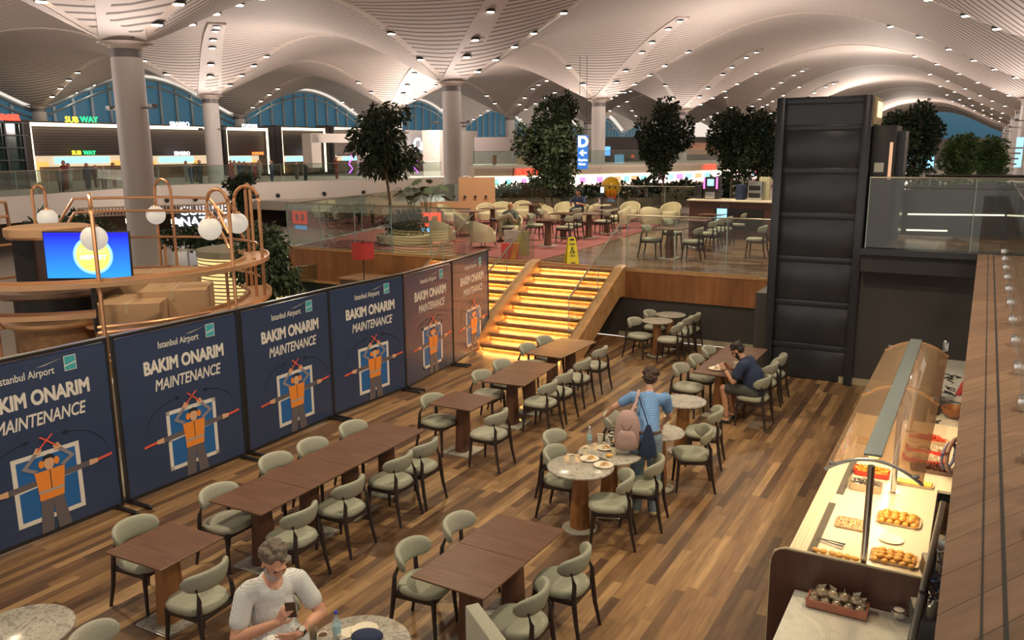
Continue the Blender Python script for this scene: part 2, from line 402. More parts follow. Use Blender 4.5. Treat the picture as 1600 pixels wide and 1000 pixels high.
# charcoal wall under the raised level, skirting, panelled fascia
def wallbox(name, a0, a1, b0, b1, z0, z1, mat, bev=0):
    mb = MB(); mb.box((0, 0, 0), (a1-a0, b1-b0, z1-z0), bev=bev)
    o = mb.build(name, mat, smooth=False); o.location = W((a0+a1)/2, (b0+b1)/2, (z0+z1)/2); o.rotation_euler = (0, 0, YAW); return o
struct(wallbox('wall_under_stage', -10.9, -3.3, 17.29, 17.45, 0, .92, M_wall2))
struct(wallbox('baseboard_back', -7.0, -3.35, 17.26, 17.29, 0, .11, M_base))
fas = wallbox('trim_2', -7.0, -3.45, 17.235, 17.28, .90, 1.50, M_fascia); struct(fas)
struct(wallbox('trim_3', -7.0, -3.45, 17.22, 17.30, 1.50, 1.55, M_string))
struct(wallbox('trim_4', -17.1, -10.9, 17.235, 17.28, .62, 1.50, M_fascia))
struct(wallbox('trim_5', -17.1, -10.9, 17.22, 17.30, 1.50, 1.55, M_string))
struct(wallbox('wall_under_lounge', -17.1, -10.9, 17.29, 17.6, -.0, .92, M_dark))
struct(wallbox('wall_right', -2.0, 3.3, 15.50, 15.7, 0, 2.3, M_wall2))
struct(wallbox('baseboard_right', -2.0, 0.4, 15.47, 15.50, 0, .12, M_base))
struct(wallbox('wall_behind_tower', -3.6, -3.3, 15.7, 17.4, 0, 1.5, M_wall2))
# mezzanine: front beam over the charcoal wall and the timber ledge under the camera
struct(wallbox('trim_6', -1.74, 3.3, 15.15, 15.5, 2.10, 2.42, M_dark)); struct(wallbox('trim_7', -1.76, 3.3, 15.05, 15.5, 2.40, 2.50, M_tower))
led = wallbox('floor_mezzanine', -.01, 3.3, -3, 15.1, 2.36, 2.5, M_ledge); struct(led)
struct(wallbox('trim_8', .0, .05, -3, 15.1, 1.2, 2.36, M_endw))
struct(wallbox('floor_mezzanine_far', -1.7, 9, 15.5, 34, 2.2, 2.49, M_floor2))
struct(wallbox('trim_9', .128, .136, -2, 15.0, 2.495, 2.503, M_black)); struct(wallbox('trim_10', .20, .215, -2, 15.0, 2.495, 2.503, M_black))
# glass balustrade on the ledge, with steel clamps
t = empty('glass_balustrade', W(.33, 8, MZ), YAW, 'clear glass balustrade with steel clamps along the timber ledge at right edge', 'balustrade')
for k in range(9):
    mb = MB(); mb.box((0.02, -9.5+k*2.02, .58), (.018, 1.98, 1.14)); mb.build('glass_panel', M_glass, t, smooth=False)
    for q in (.5, 1.5):
        mb = MB(); mb.box((0.0, -10.5+k*2.02+q, .03), (.05, .11, .12), bev=.012); mb.build('clamp', M_chrome, t)

# ------------------------------------------------------------------ stair
st = empty('lit_staircase', W(-8.9, 15.9, 0), YAW, 'wide timber staircase with glowing strips under each tread up to raised level', 'staircase')
G = .33
def inst(a, b, z): return (a+8.9, b-15.9, z)
for (a0, a1) in ((-9.02, -7.05), (-10.75, -9.24)):
    for k in range(1, 10):
        b0 = 14.57+G*(k-1)
        mb = MB(); z = .17*k
        ln = G+.02 if k < 9 else .12
        mb.box(inst((a0+a1)/2, b0+ln/2-.04, z-.025), (a1-a0, ln+.06, .05), bev=.006)
        mb.box(inst((a0+a1)/2, b0-.045, z-.062), (a1-a0, .022, .045))
        mb.box(inst((a0+a1)/2, b0+.03, z-.10), (a1-a0, .02, .17))
        mb.build('tread', M_stairw, st)
        mb = MB(); mb.box(inst((a0+a1)/2, b0+.004, z-.085), (a1-a0-.06, .022, .016)); mb.build('led_strip', M_led, st, smooth=False)
for a_, w_ in ((-9.13, .2), (-6.95, .2)):
    mb = MB(); c = inst(a_, 0, 0)[0]
    prof = [(14.35, 0), (14.35, .20), (17.05, 1.55), (17.28, 1.60), (17.28, .95), (16.9, .95), (15.0, 0)]
    mb.loft([[Vector((c-w_/2, b-15.9, z)) for b, z in prof], [Vector((c+w_/2, b-15.9, z)) for b, z in prof]])
    mb.build('stringer', M_string, st, smooth=False)
    mb = MB(); mb.loft([[Vector((c+dx, b-15.9, z)) for b, z in ((14.3, .20), (14.3, .235), (17.05, 1.59), (17.3, 1.635), (17.3, 1.595), (17.05, 1.555))] for dx in (-w_/2-.015, w_/2+.015)])
    mb.build('stringer_cap', M_string, st, smooth=False)
for nm_, a_, lab in (('a', -6.93, 'slanted clear glass panel railing on the right side of the lit staircase'), ('b', -9.15, 'slanted clear glass panel railing on the middle stringer of the lit staircase'),
                    ('c', -10.85, 'slanted clear glass panel railing at the left edge of the lit staircase')):
    t = empty('stair_railing', W(a_, 15.9, .3), YAW, lab, 'railing')
    for s0, s1 in ((14.45, 15.85), (15.88, 17.2)):
        def zt(b): return .23+(b-14.3)*.492-.3
        prof = [(s0-15.9, zt(s0)), (s1-15.9, zt(s1)), (s1-15.9, zt(s1)+1.0), (s0-15.9, zt(s0)+1.0)]
        mb = MB(); mb.loft([[Vector((-.008, b, z)) for b, z in prof], [Vector((.008, b, z)) for b, z in prof]]); mb.build('glass_panel', M_glass, t, smooth=False)
        mb = MB(); mb.tube([(0, prof[0][0], prof[0][1]), (0, prof[3][0], prof[3][1])], .009, 6)
        mb.build('panel_edge', M_gedge, t)
    mb = MB(); mb.tube([(0, 14.45-15.9, zt(14.45)+1.0), (0, 17.2-15.9, zt(17.2)+1.0)], .018, 8); mb.build('handrail', M_rail, t)

def glass_run(p, q, z0, h, n, label, cat='balustrade', rail=M_rail, mat=M_glass, name='glass_balustrade', rr=.016):
    p, q = Vector(p), Vector(q); d = q-p; L_ = d.length; yaw = math.atan2(d.y, d.x); c = (p+q)/2
    t = empty(name, (c.x, c.y, z0), yaw, label, cat)
    w_ = L_/n
    for k in range(n):
        mb = MB(); mb.box((-L_/2+w_*(k+.5), 0, h/2), (w_-.02, .014, h-.02)); mb.build('glass_panel', mat, t, smooth=False)
        mb = MB(); mb.box((-L_/2+w_*k+.005, 0, h/2), (.014, .02, h)); mb.build('panel_edge', M_gedge, t, smooth=False)
    mb = MB(); mb.tube([(-L_/2, 0, h), (L_/2, 0, h)], rr, 8); mb.build('handrail', rail, t)
    return t
glass_run(W(-6.85, 17.26), W(-3.5, 17.26), UPZ+.02, 1.20, 3, 'glass balustrade on the timber fascia right of the staircase')
glass_run(W(-17.1, 17.26), W(-10.95, 17.26), UPZ+.02, 1.22, 5, 'long glass balustrade in front of the cream armchairs on the raised level')
glass_run(W(-17.1, 17.3), W(-20.5, 31), UPZ, 1.22, 6, 'glass balustrade at the far left side of the raised lounge', mat=M_glassg)
glass_run(W(-20.5, 31), W(-9.0, 31.5), UPZ, 1.22, 6, 'glass balustrade along the planted back edge of the raised lounge')
glass_run(W(-1.70, 15.2), W(3.0, 15.2), MZ, 1.18, 3, 'glass balustrade with pale rail on dark beam right of the tower')
glass_run(W(-1.0, 19.0), W(4.0, 19.4), MZ, 1.1, 3, 'second glass balustrade with dark rail behind the one beside tower', rail=M_black, rr=.03)

# ------------------------------------------------------------------ dark tower
tw = empty('dark_lift_tower', W(-2.55, 15.95, 0), YAW, 'tall anthracite steel lift tower with stacked panels beside timber fascia', 'tower')
def tb(a, b): return (a+2.55, b-15.95)
mb = MB(); mb.box((0, .1, 2.27), (1.54, 1.10, 4.54)); mb.box((0, .1, 4.79), (1.54, 1.10, .5)); mb.build('shaft', M_tower, tw, smooth=False)
for s in (-1, 1):
    hh = 5.04
    mb = MB(); mb.box((s*.71, -.50, hh/2), (.14, .16, hh), bev=.006); mb.build('corner_post', M_tower, tw)
for k, z in enumerate((.62, 1.42, 2.22, 3.0, 3.78, 4.52)):
    mb = MB(); mb.box((0, -.475, z), (1.28, .06, .10), bev=.006); mb.build('cross_rail', M_tower, tw)
for k, (z0, z1) in enumerate(((.02, .56), (.68, 1.36), (1.48, 2.16), (2.28, 2.94), (3.06, 3.72), (3.84, 4.46))):
    mb = MB(); mb.box((0, -.462, (z0+z1)/2), (1.27, .02, z1-z0), bev=.004); mb.build('steel_panel', M_tower, tw)
mb = MB(); mb.box((0, -.475, 4.98), (1.56, .10, .12), bev=.006); mb.build('top_rail', M_tower, tw)
mb = MB(); mb.box((.785, .12, 4.79), (.06, .95, .46), bev=.008); mb.build('lamp_box', pm('timber_box', (.62, .46, .26), .5), tw)
mb = MB(); mb.box((.82, .15, 4.82), (.02, .60, .26)); mb.build('lamp_glass', em('lit_box', (1, .74, .42), .9), tw, smooth=False)
mb = MB(); mb.box((.97, .15, 3.50), (.38, 1.0, 2.08), bev=.01); mb.build('side_housing', M_black, tw)
mb = MB(); mb.box((.93, -.36, 3.84), (.15, .02, .16)); mb.build('notice', pm('pale_card', (.62, .60, .52)), tw, smooth=False)
mb = MB(); mb.box((1.22, .3, 3.5), (.12, .6, 1.9)); mb.build('side_plate', M_tower, tw, smooth=False)
mb = MB(); mb.box((1.10, -.355, 3.95), (.05, .02, .62)); mb.build('display', em('amber_display', (.75, .42, .25), .6), tw, smooth=False)

# ------------------------------------------------------------------ columns and vaulted ceiling
AR = [-53.8, -37.8, -21.8, 2.0]; BJ = [16.1+16.8*(j-2) for j in range(0, 14)]
CZ = 7.2
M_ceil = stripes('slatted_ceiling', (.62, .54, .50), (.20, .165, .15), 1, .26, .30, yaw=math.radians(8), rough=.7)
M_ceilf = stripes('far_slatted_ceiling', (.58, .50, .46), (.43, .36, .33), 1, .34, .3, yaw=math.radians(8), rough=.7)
M_seam = pm('ceiling_seam', (.62, .52, .46), .6, 0, .03)
def ceil_z(i, s, t_):
    ha = 4.3 if i == 2 else 2.7; hb = 2.6
    fs = math.sin(PI*s)**1.25 if 0 < s < 1 else 0; ft = math.sin(PI*t_)**1.2 if 0 < t_ < 1 else 0
    return CZ+ha*fs+hb*ft*(1-fs)
for i in range(3):
    for j in range(len(BJ)-1):
        if i == 0 and j > 8: continue
        if i < 2 and j > 9: continue
        a0, a1, b0, b1 = AR[i]+.18, AR[i+1]-.18, BJ[j]+.18, BJ[j+1]-.18
        n, m_ = (30, 20)
        bm_ = bmesh.new(); g = [[bm_.verts.new(W(a0+(a1-a0)*x/n, b0+(b1-b0)*y/m_, ceil_z(i, x/n, y/m_))) for y in range(m_+1)] for x in range(n+1)]
        for x in range(n):
            for y in range(m_): bm_.faces.new((g[x][y], g[x][y+1], g[x+1][y+1], g[x+1][y]))
        mb = MB(); mb.bm.free(); mb.bm = bm_
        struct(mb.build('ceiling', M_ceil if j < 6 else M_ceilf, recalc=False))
# raised light troughs along the seams
def seam(pts, w_, name='trim_11'):
    pts = [Vector(p) for p in pts]; mb = MB(); rings = []
    for k, p in enumerate(pts):
        d = (pts[min(k+1, len(pts)-1)]-pts[max(k-1, 0)]); d.z = 0; d.normalize(); s = Vector((-d.y, d.x, 0))
        rings.append([p-s*w_, p+s*w_, p+s*w_+Z*.30, p-s*w_+Z*.30])
    mb.loft(rings); return struct(mb.build(name, M_seam, smooth=False))
lights = []
def mk_spot():
    e = empty('ceiling_light', (0, 0, 0), 0); e['category'] = 'light'
    mb = MB(); mb.lathe([(.16, .02), (.19, .0), (.19, .10), (.14, .14)], n=12); mb.build('housing', M_black, e)
    mb = MB(); mb.lathe([(.13, -.012), (.15, .015)], n=12); mb.build('lens', M_lampw, e); return e
spot = Kind(mk_spot)
def spots_on(f, ts, off=.0):
    for t_ in ts:
        p = f(t_)
        if p.dot(_fw) < 2: continue
        lights.append(p)
for j, b in enumerate(BJ):
    for i in range(3):
        if (i < 2 and j > 8): continue
        f = lambda t_, i=i, b=b: W(AR[i]+(AR[i+1]-AR[i])*t_, b, ceil_z(i, t_, 0)-.04)
        seam([f(k/30) for k in range(31)], .17)
        if j < 1: continue
        ts = (.10, .16, .22, .28) if i < 2 else ((.06, .10, .14, .18, .24) + (.70, .76, .82, .87, .91, .95))
        spots_on(f, ts)
for i, a in enumerate(AR):
    for j in range(len(BJ)-1):
        if i < 2 and j > 7: continue
        f = lambda t_, a=a, j=j: W(a, BJ[j]+16.8*t_, CZ-.04+2.6*(math.sin(PI*t_)**1.2 if 0 < t_ < 1 else 0))
        seam([f(k/20) for k in range(21)], .17)
        spots_on(f, (.14, .2, .26, .32, .74, .86) if i == 2 else (.16, .24, .76, .84))
# spotlight pairs that climb from each column towards the camera on a plain band
M_bandc = pm('ceiling_band', (.60, .53, .50), .6, 0, .02)
for i in (1, 2):
    for j in range(2, 8):
        if i == 1 and j > 6: continue
        da = 23.8 if i == 2 else 16
        def f(t_, i=i, j=j, da=da):
            A_ = 5.6*t_*1.25; B_ = 5.6*t_*.95
            return W(AR[i]+A_+.2, BJ[j]-B_-.2, ceil_z(i, min(.999, (A_+.2)/da), 1-(B_+.2)/16.8)-.05)
        pts = [f(k/12) for k in range(13)]
        mb = MB(); rings = []
        for k, p in enumerate(pts):
            d = (pts[min(k+1, 12)]-pts[max(k-1, 0)]); d.z = 0; d.normalize(); s = Vector((-d.y, d.x, 0)); w_ = .62-.02*k
            rings.append([p-s*w_-Z*.05, p+s*w_-Z*.05, p+s*w_+Z*.12, p-s*w_+Z*.12])
        mb.loft(rings); struct(mb.build('trim_12', M_bandc, smooth=False))
        for t_ in (.22, .34, .54, .66, .84, .96):
            lights.append(f(t_)-Z*.06)
vis = []
for p in lights:
    d = p-Vector((0, 0, CAM_Z)); dz = d.dot(_fw)
    if dz < 3: continue
    x = 800+F_PX*d.dot(_rt)/dz; y = 500-F_PX*d.dot(_up)/dz
    if -5 < x < 1605 and -5 < y < 400: vis.append((dz, p))
vis.sort(key=lambda q: q[0]); 
for dz, p in vis[:270]:
    spot.put(p-Z*.05, 0, 'small glowing round spotlight set in a seam of the slatted vault ceiling', 'ceiling spotlights')
# columns
def mk_col():
    e = empty('column', (0, 0, 0), 0); e['category'] = 'column'
    mb = MB(); mb.lathe([(.445, -.2), (.435, CZ-.35)], n=32); mb.build('shaft', M_colm, e)
    mb = MB(); mb.lathe([(.42, CZ-.36), (.42, CZ-.10)], n=32); mb.build('collar', M_colc, e)
    mb = MB(); mb.lathe([(.45, CZ-.12), (.50, CZ-.02), (.75, CZ+.06)], n=32); mb.build('capital', M_seam, e)
    mb = MB()
    for s in (-1, 1): mb.box((s*.75, 0, 5.45), (.55, .10, .05)); mb.box((s*.95, 0, 5.50), (.18, .2, .1))
    mb.build('light_bracket', M_colc, e); return e
col = Kind(mk_col)
CLAB = {(2, 2): 'big pale column standing behind the copper frame at left', (2, 3): 'pale round column right of the droopy tree on the raised level', (2, 4): 'pale column beside the blue gate sign',
        (2, 5): 'pale column between the tall tree and the pair of trees', (1, 3): 'pale column behind and right of the biggest column', (1, 4): 'pale column hidden behind the droopy tree crown',
        (1, 5): 'thin pale column above the grey wall right of the white block', (0, 3): 'wide pale column over the shop row at far left', (0, 4): 'pale column over the shop row below two glazed arches', (3, 4): 'grey column at the right edge of the view'}
for (i, j), lb in CLAB.items():
    col.put(W(AR[i], BJ[j]), YAW, lb)
for i in (0, 2, 3, 1):
    for j in range(2, 12):
        if (i, j) in CLAB or (i < 2 and j > 7) or (i == 3 and j < 3): continue
        p = W(AR[i], BJ[j]); d = p-Vector((0, 0, CAM_Z)); x = 800+F_PX*d.dot(_rt)/d.dot(_fw)
        if -20 < x < 1620: col.put(p, YAW, 'slender pale column far down the hall holding up the vaults', 'distant columns')
# ------------------------------------------------------------------ maintenance banners
M_bn = pm('banner_navy', (.035, .060, .135), .32, 0, .10, 1.2, coat=.15)
M_bframe = pm('banner_black_frame', (.02, .02, .022), .35)
M_wht = pm('print_white', (.78, .76, .70), .5, 0, 0); M_blu = pm('print_blue', (.02, .14, .42), .5, 0, .2, 3); M_teal = pm('print_teal', (.06, .42, .50), .5, 0, .1)
M_org = pm('print_orange', (.90, .30, .05), .5, 0, .03); M_gry = pm('print_grey', (.14, .125, .14), .5, 0, 0); M_lgr = pm('print_light_grey', (.28, .26, .29), .5, 0, 0)
M_psk = pm('print_skin', (.75, .45, .27), .5, 0, 0); M_prd = pm('print_red', (.80, .13, .08), .5, 0, 0); M_dk = pm('print_dark', (.015, .02, .035), .5, 0, 0)
M_sil = pm('print_silver', (.45, .40, .36), .5, 0, 0)
BW, BH = 1.80, 2.02
def mk_banner():
    e = empty('maintenance_banner', (0, 0, 0), 0); e['category'] = 'banner'
    # local x runs along the banner, -y faces the tables
    mb = MB(); mb.box((0, .0, BH/2+.05), (BW, .03, BH-.04)); pan = mb.build('printed_panel', M_bn, e, smooth=False)
    mb = MB()
    for s in (-1, 1): mb.box((s*(BW/2+.012), 0, BH/2+.05), (.028, .05, BH))
    mb.box((0, 0, BH+.06), (BW+.05, .05, .035)); mb.box((0, 0, .06), (BW+.05, .05, .04)); mb.build('frame', M_bframe, e, smooth=False)
    mb = MB(); mb.box((0, -.004, BH+.083), (BW+.05, .056, .012)); mb.build('top_strip', M_steel, e, smooth=False)
    for s in (-.48, .48):
        mb = MB(); mb.tube([(s*BW, -.34, .03), (s*BW, .34, .03)], .022, 8); mb.box((s*BW, 0, .045), (.06, .09, .06)); mb.ball((s*BW, -.34, .028), .027, 8); mb.build('foot', M_bframe, e)
    fy = -.0165
    def T(nm, body, size, x, z, bold=0, shear=0, mat=M_wht, sp=1.0, wx=1):
        text(nm, body, size, mat, pan, frame_m((x, fy, z), (1, 0, 0), (0, 0, 1)) @ Matrix.Diagonal((wx, 1, 1, 1)), bold, shear, spacing=sp, depth=.0008)
    T('airport_lettering', 'Istanbul Airport', .118, -.02, 1.86, .0012, wx=.80)
    T('headline', 'BAKIM ONARIM', .225, .06, 1.60, .0095, sp=.97, wx=.78)
    T('subtitle', 'MAINTENANCE', .200, .08, 1.36, .0035, .22, sp=.98, wx=.72)
    mb = MB(); P_ = lambda poly, mi, dy=0: mb.prism(poly, (0, fy-.0006-dy, 0), (1, 0, 0), (0, 0, 1), .0006, mi)
    P_([(.40, 1.82), (.54, 1.82), (.54, 1.99), (.40, 1.99)], 0); P_([(.408, 1.828), (.532, 1.828), (.532, 1.90), (.408, 1.87)], 1, .001); P_([(.408, 1.885), (.532, 1.915), (.532, 1.982), (.408, 1.982)], 1, .001)
    P_([(.08, 1.925), (.18, 1.94), (.38, 1.975), (.18, 1.932)], 0)
    mb.build('logo', [M_wht, M_teal], pan, smooth=False)
    mb = MB(); P_ = lambda poly, mi, dy=0: mb.prism(poly, (.10, fy-.0006-dy*.001, 0), (1, 0, 0), (0, 0, 1), .0006, mi)
    # blue square with white frame and white slash
    x0, x1, z0, z1 = -.40, .36, .22, 1.0
    P_([(x0, z0), (x1, z0), (x1, z1), (x0, z1)], 1)
    for q in ([(x0, z0), (x1, z0), (x1, z0+.05), (x0, z0+.05)], [(x0, z1-.05), (x1, z1-.05), (x1, z1), (x0, z1)], [(x0, z0), (x0+.05, z0), (x0+.05, z1), (x0, z1)], [(x1-.05, z0), (x1, z0), (x1, z1), (x1-.05, z1)],
              [(x0, .60), (x1, .66), (x1, .70), (x0, .64)]): P_(q, 0, 1)
    P_([(-.47, .62), (.47, .665), (.47, .73), (-.47, .685)], 2, 2)   # side arms
    P_([(-.56, .63), (-.46, .62), (-.46, .69), (-.56, .68)], 5, 3); P_([(.46, .665), (.56, .675), (.56, .725), (.46, .735)], 5, 3)
    P_([(-.74, .62), (-.56, .64), (-.56, .67), (-.74, .65)], 6, 3); P_([(.56, .69), (.74, .71), (.74, .74), (.56, .72)], 6, 3)
    P_([(-.17, .0+.08), (-.03, .08), (0, .40), (.03, .08), (.18, .08), (.12, .46), (-.13, .46)], 2, 4)                      # legs
    P_([(-.14, .45), (.13, .45), (.15, .62), (.17, .78), (-.17, .78), (-.15, .62)], 3, 5)                                     # vest
    P_([(-.14, .53), (.135, .53), (.137, .56), (-.14, .56)], 8, 6); P_([(-.005, .56), (.005, .56), (.005, .78), (-.005, .78)], 7, 6)
    P_([(-.17, .78), (-.30, .86), (-.13, 1.02), (-.10, .99), (-.235, .865), (-.12, .80)], 4, 5); P_([(.17, .78), (.30, .86), (.13, 1.02), (.10, .99), (.235, .865), (.12, .80)], 4, 5)
    P_([(-.16, 1.00), (-.09, .97), (-.06, 1.03), (-.12, 1.06)], 5, 6); P_([(.16, 1.00), (.09, .97), (.06, 1.03), (.12, 1.06)], 5, 6)
    P_([(.045*math.cos(t*PI/6)*1.3, .86+.085*math.sin(t*PI/6)) for t in range(12)], 5, 6)                                     # face
    P_([(-.065, .88), (-.06, .935), (0, .96), (.06, .935), (.065, .88), (.03, .91), (-.03, .91)], 7, 7)
    for s in (-1, 1): P_([(s*.085+.032*math.cos(t*PI/6), .86+.045*math.sin(t*PI/6)) for t in range(12)], 3, 7)
    for s in (-1, 1): P_([(s*.11-.014, 1.02), (s*.11+.014, 1.02), (-s*.07+.014, 1.17), (-s*.07-.014, 1.17)], 6, 8)
    for s in (-1, 1):   # arrows
        arc = [(s*(.18+.52*math.cos(t/10*PI/2)), .76+.38*math.sin(t/10*PI/2)) for t in range(11)]
        P_(arc+[(x, z+.008) for x, z in reversed(arc)], 7, 1); P_([(s*.17, 1.144), (s*.24, 1.115), (s*.24, 1.17)], 7, 1)
    mb.build('pictogram', [M_wht, M_blu, M_gry, M_org, M_lgr, M_psk, M_prd, M_dk, M_sil], pan, smooth=False)
    return e
bn = Kind(mk_banner)
BL = ['navy maintenance banner cut off by the left edge of the picture', 'large navy maintenance banner second from the left edge', 'navy maintenance banner behind the left end of the long table', 'navy maintenance banner behind the right end of the long table',
      'maintenance banner tinted orange, second from the staircase', 'narrow looking orange lit maintenance banner touching the staircase']
EDG = [(-8.70, 3.90), (-8.67, 5.80), (-8.65, 7.72), (-8.72, 9.58), (-8.66, 11.40), (-8.86, 13.24), (-9.14, 15.05)]
for k in range(6):
    (a0, b0), (a1, b1) = EDG[k], EDG[k+1]
    p, q = W(a0, b0+.01), W(a1, b1-.03); c = (p+q)/2; d = q-p
    # faces +a: local -y must point to +a, so local x runs towards +b
    bn.put(c, math.atan2(d.y, d.x), BL[k])

# ------------------------------------------------------------------ wooden tables
def superellipse(rx, ry, n=24, p=3.0):
    o = []
    for k in range(n):
        t = 2*PI*k/n; c, s = math.cos(t), math.sin(t)
        o.append((rx*math.copysign(abs(c)**(2/p), c), ry*math.copysign(abs(s)**(2/p), s)))
    return o
def ped(mb, z0, z1, r0, r1, c=(0, 0)):
    rings = []
    for k in range(7):
        t = k/6; e = t**.8
        rx = r0[0]+(r1[0]-r0[0])*e; ry = r0[1]+(r1[1]-r0[1])*e
        rings.append([Vector((c[0]+x, c[1]+y, z0+(z1-z0)*t)) for x, y in superellipse(rx, ry, 24, 3)])
    mb.loft(rings)
def mk_table(mat=M_pedd, tz=(.715, .695)):
    def f():
        e = empty('square_table', (0, 0, 0), 0); e['category'] = 'table'
        mb = MB()
        sx, sy = tz[0]/2-.002, tz[1]/2-.002
        mb.loft([[Vector((x*s_, y*s_, z)) for x, y in ((-sx, -sy), (sx, -sy), (sx, sy), (-sx, sy))] for s_, z in ((.93, .722), (.995, .735), (1, .738), (1, .748), (.994, .75))])
        mb.build('tabletop', M_top, e, smooth=False)
        mb = MB(); ped(mb, .028, .722, (.095, .135), (.07, .10)); mb.build('pedestal', mat, e)
        mb = MB(); mb.box((0, 0, .016), (.44, .44, .026), bev=.008); mb.build('base_plate', M_ctop, e)
        mb = MB(); mb.box((0, 0, .008), (.452, .452, .014), bev=.004); mb.build('base_rim', M_chrome, e); return e
    return f
sqt = Kind(mk_table()); sqt2 = Kind(mk_table(M_ped))
def row(k, L_, N_, Rr, Fr, n, labels, group=None, yawfix=0):
    """n table units side by side between the measured corners of the combined top"""
    pts = [at(*p, .75) for p in (L_, N_, Rr, Fr)]
    d1 = (pts[1]-pts[0]+pts[2]-pts[3])/2; d2 = (pts[3]-pts[0]+pts[2]-pts[1])/2; c = sum(pts, Vector())/4
    yaw = (math.atan2(d1.y, d1.x)+math.atan2(d2.y, d2.x)-PI/2)/2
    u2 = Vector((-math.sin(yaw), math.cos(yaw), 0))
    for q in range(n):
        p = c+u2*((q-(n-1)/2)*.698); p.z = 0
        k.put(p, yaw, labels[q], group)
row(sqt2, (165, 861), (251, 890.6), (350, 838.4), (263, 817), 1, ['square walnut table alone at lower left with stone base plate'])
row(sqt, (642, 899.4), (753, 935), (885, 827), (780, 803), 2, ['walnut table at bottom centre, nearer half of the pair of tables', 'walnut table at bottom centre, farther half of the pair of tables'])
row(sqt, (668.5, 629.5), (736.8, 641.2), (777.3, 621.3), (709, 612.3), 1, ['single square walnut table with free floor round it, behind the long table'])
row(sqt, (754.8, 594.5), (817.8, 602.3), (872.5, 569.3), (808, 563.3), 2, ['walnut table, nearer half of the two tables between single table and staircase', 'walnut table, farther half of the two tables between single table and staircase'])
row(sqt, (820, 550.2), (879.3, 559.5), (931.8, 533.7), (877, 528.8), 2, ['walnut table, nearer half of the pair closest to the lit staircase', 'walnut table touching the foot of the lit staircase'])
row(sqt, (322.5, 782), (402.5, 803.8), (667.5, 671.3), (597.5, 660), 4, ['walnut table at the near end of the long four table row', 'second walnut table of the long row from its near end', 'third walnut table of the long row from its near end', 'walnut table at the far end of the long four table row'])
row(sqt2, (1076, 580), (1152, 589.5), (1205, 546), (1137, 540), 3, ['walnut table with plates where the man in navy eats', 'middle walnut table of the row beside the man in navy', 'walnut table touching the charcoal wall behind the man in navy'])

# ------------------------------------------------------------------ round marble tables
def mk_round(r_=.365):
    def f():
        e = empty('round_table', (0, 0, 0), 0); e['category'] = 'table'
        mb = MB(); mb.lathe([(r_*.93, .722), (r_*.99, .728), (r_, .736), (r_, .744), (r_*.985, .75)], n=48); mb.build('marble_top', M_ctop, e, angle=50)
        mb = MB(); mb.lathe([(.115, .03), (.113, .12), (.10, .35), (.083, .60), (.08, .722)], n=28); mb.build('pedestal', M_ped, e)
        mb = MB(); mb.lathe([(.20, .012), (.20, .026), (.185, .036)], n=36); mb.build('base_disc', M_ctop, e)
        mb = MB(); mb.lathe([(.205, .0), (.208, .004), (.208, .018), (.202, .02)], n=36); mb.build('base_rim', M_chrome, e); return e
    return f
rt = Kind(mk_round(.37)); rts = Kind(mk_round(.315))
def putr(k, px, py, label, rz=0): p = at(px, py, .75); p.z = 0; k.put(p, rz, label); return p
P_R1 = putr(rt, 907, 728, 'round grey marble table with two plates nearest the viewer, below the standing woman')
P_R2 = putr(rt, 953, 707, 'round marble table with rolls and water bottle in front of the standing woman', 1.0)
P_R3 = putr(rts, 1030, 674, 'round marble table partly hidden by the standing woman, paper cup on top', 2)
P_R4 = putr(rts, 1068, 626, 'empty round marble table right of the standing woman', 3)
putr(rts, 1027, 500.5, 'front round marble table of the two near the charcoal wall', .5)
putr(rts, 1048, 491, 'rear round marble table of the two near the charcoal wall', 2.4)
putr(rt, 30, 985, 'round marble table cut off at the bottom left corner', 1.4)
P_R8 = putr(rt, 560, 1005, 'round marble table in front of the bearded man, cut off by bottom edge', .3)
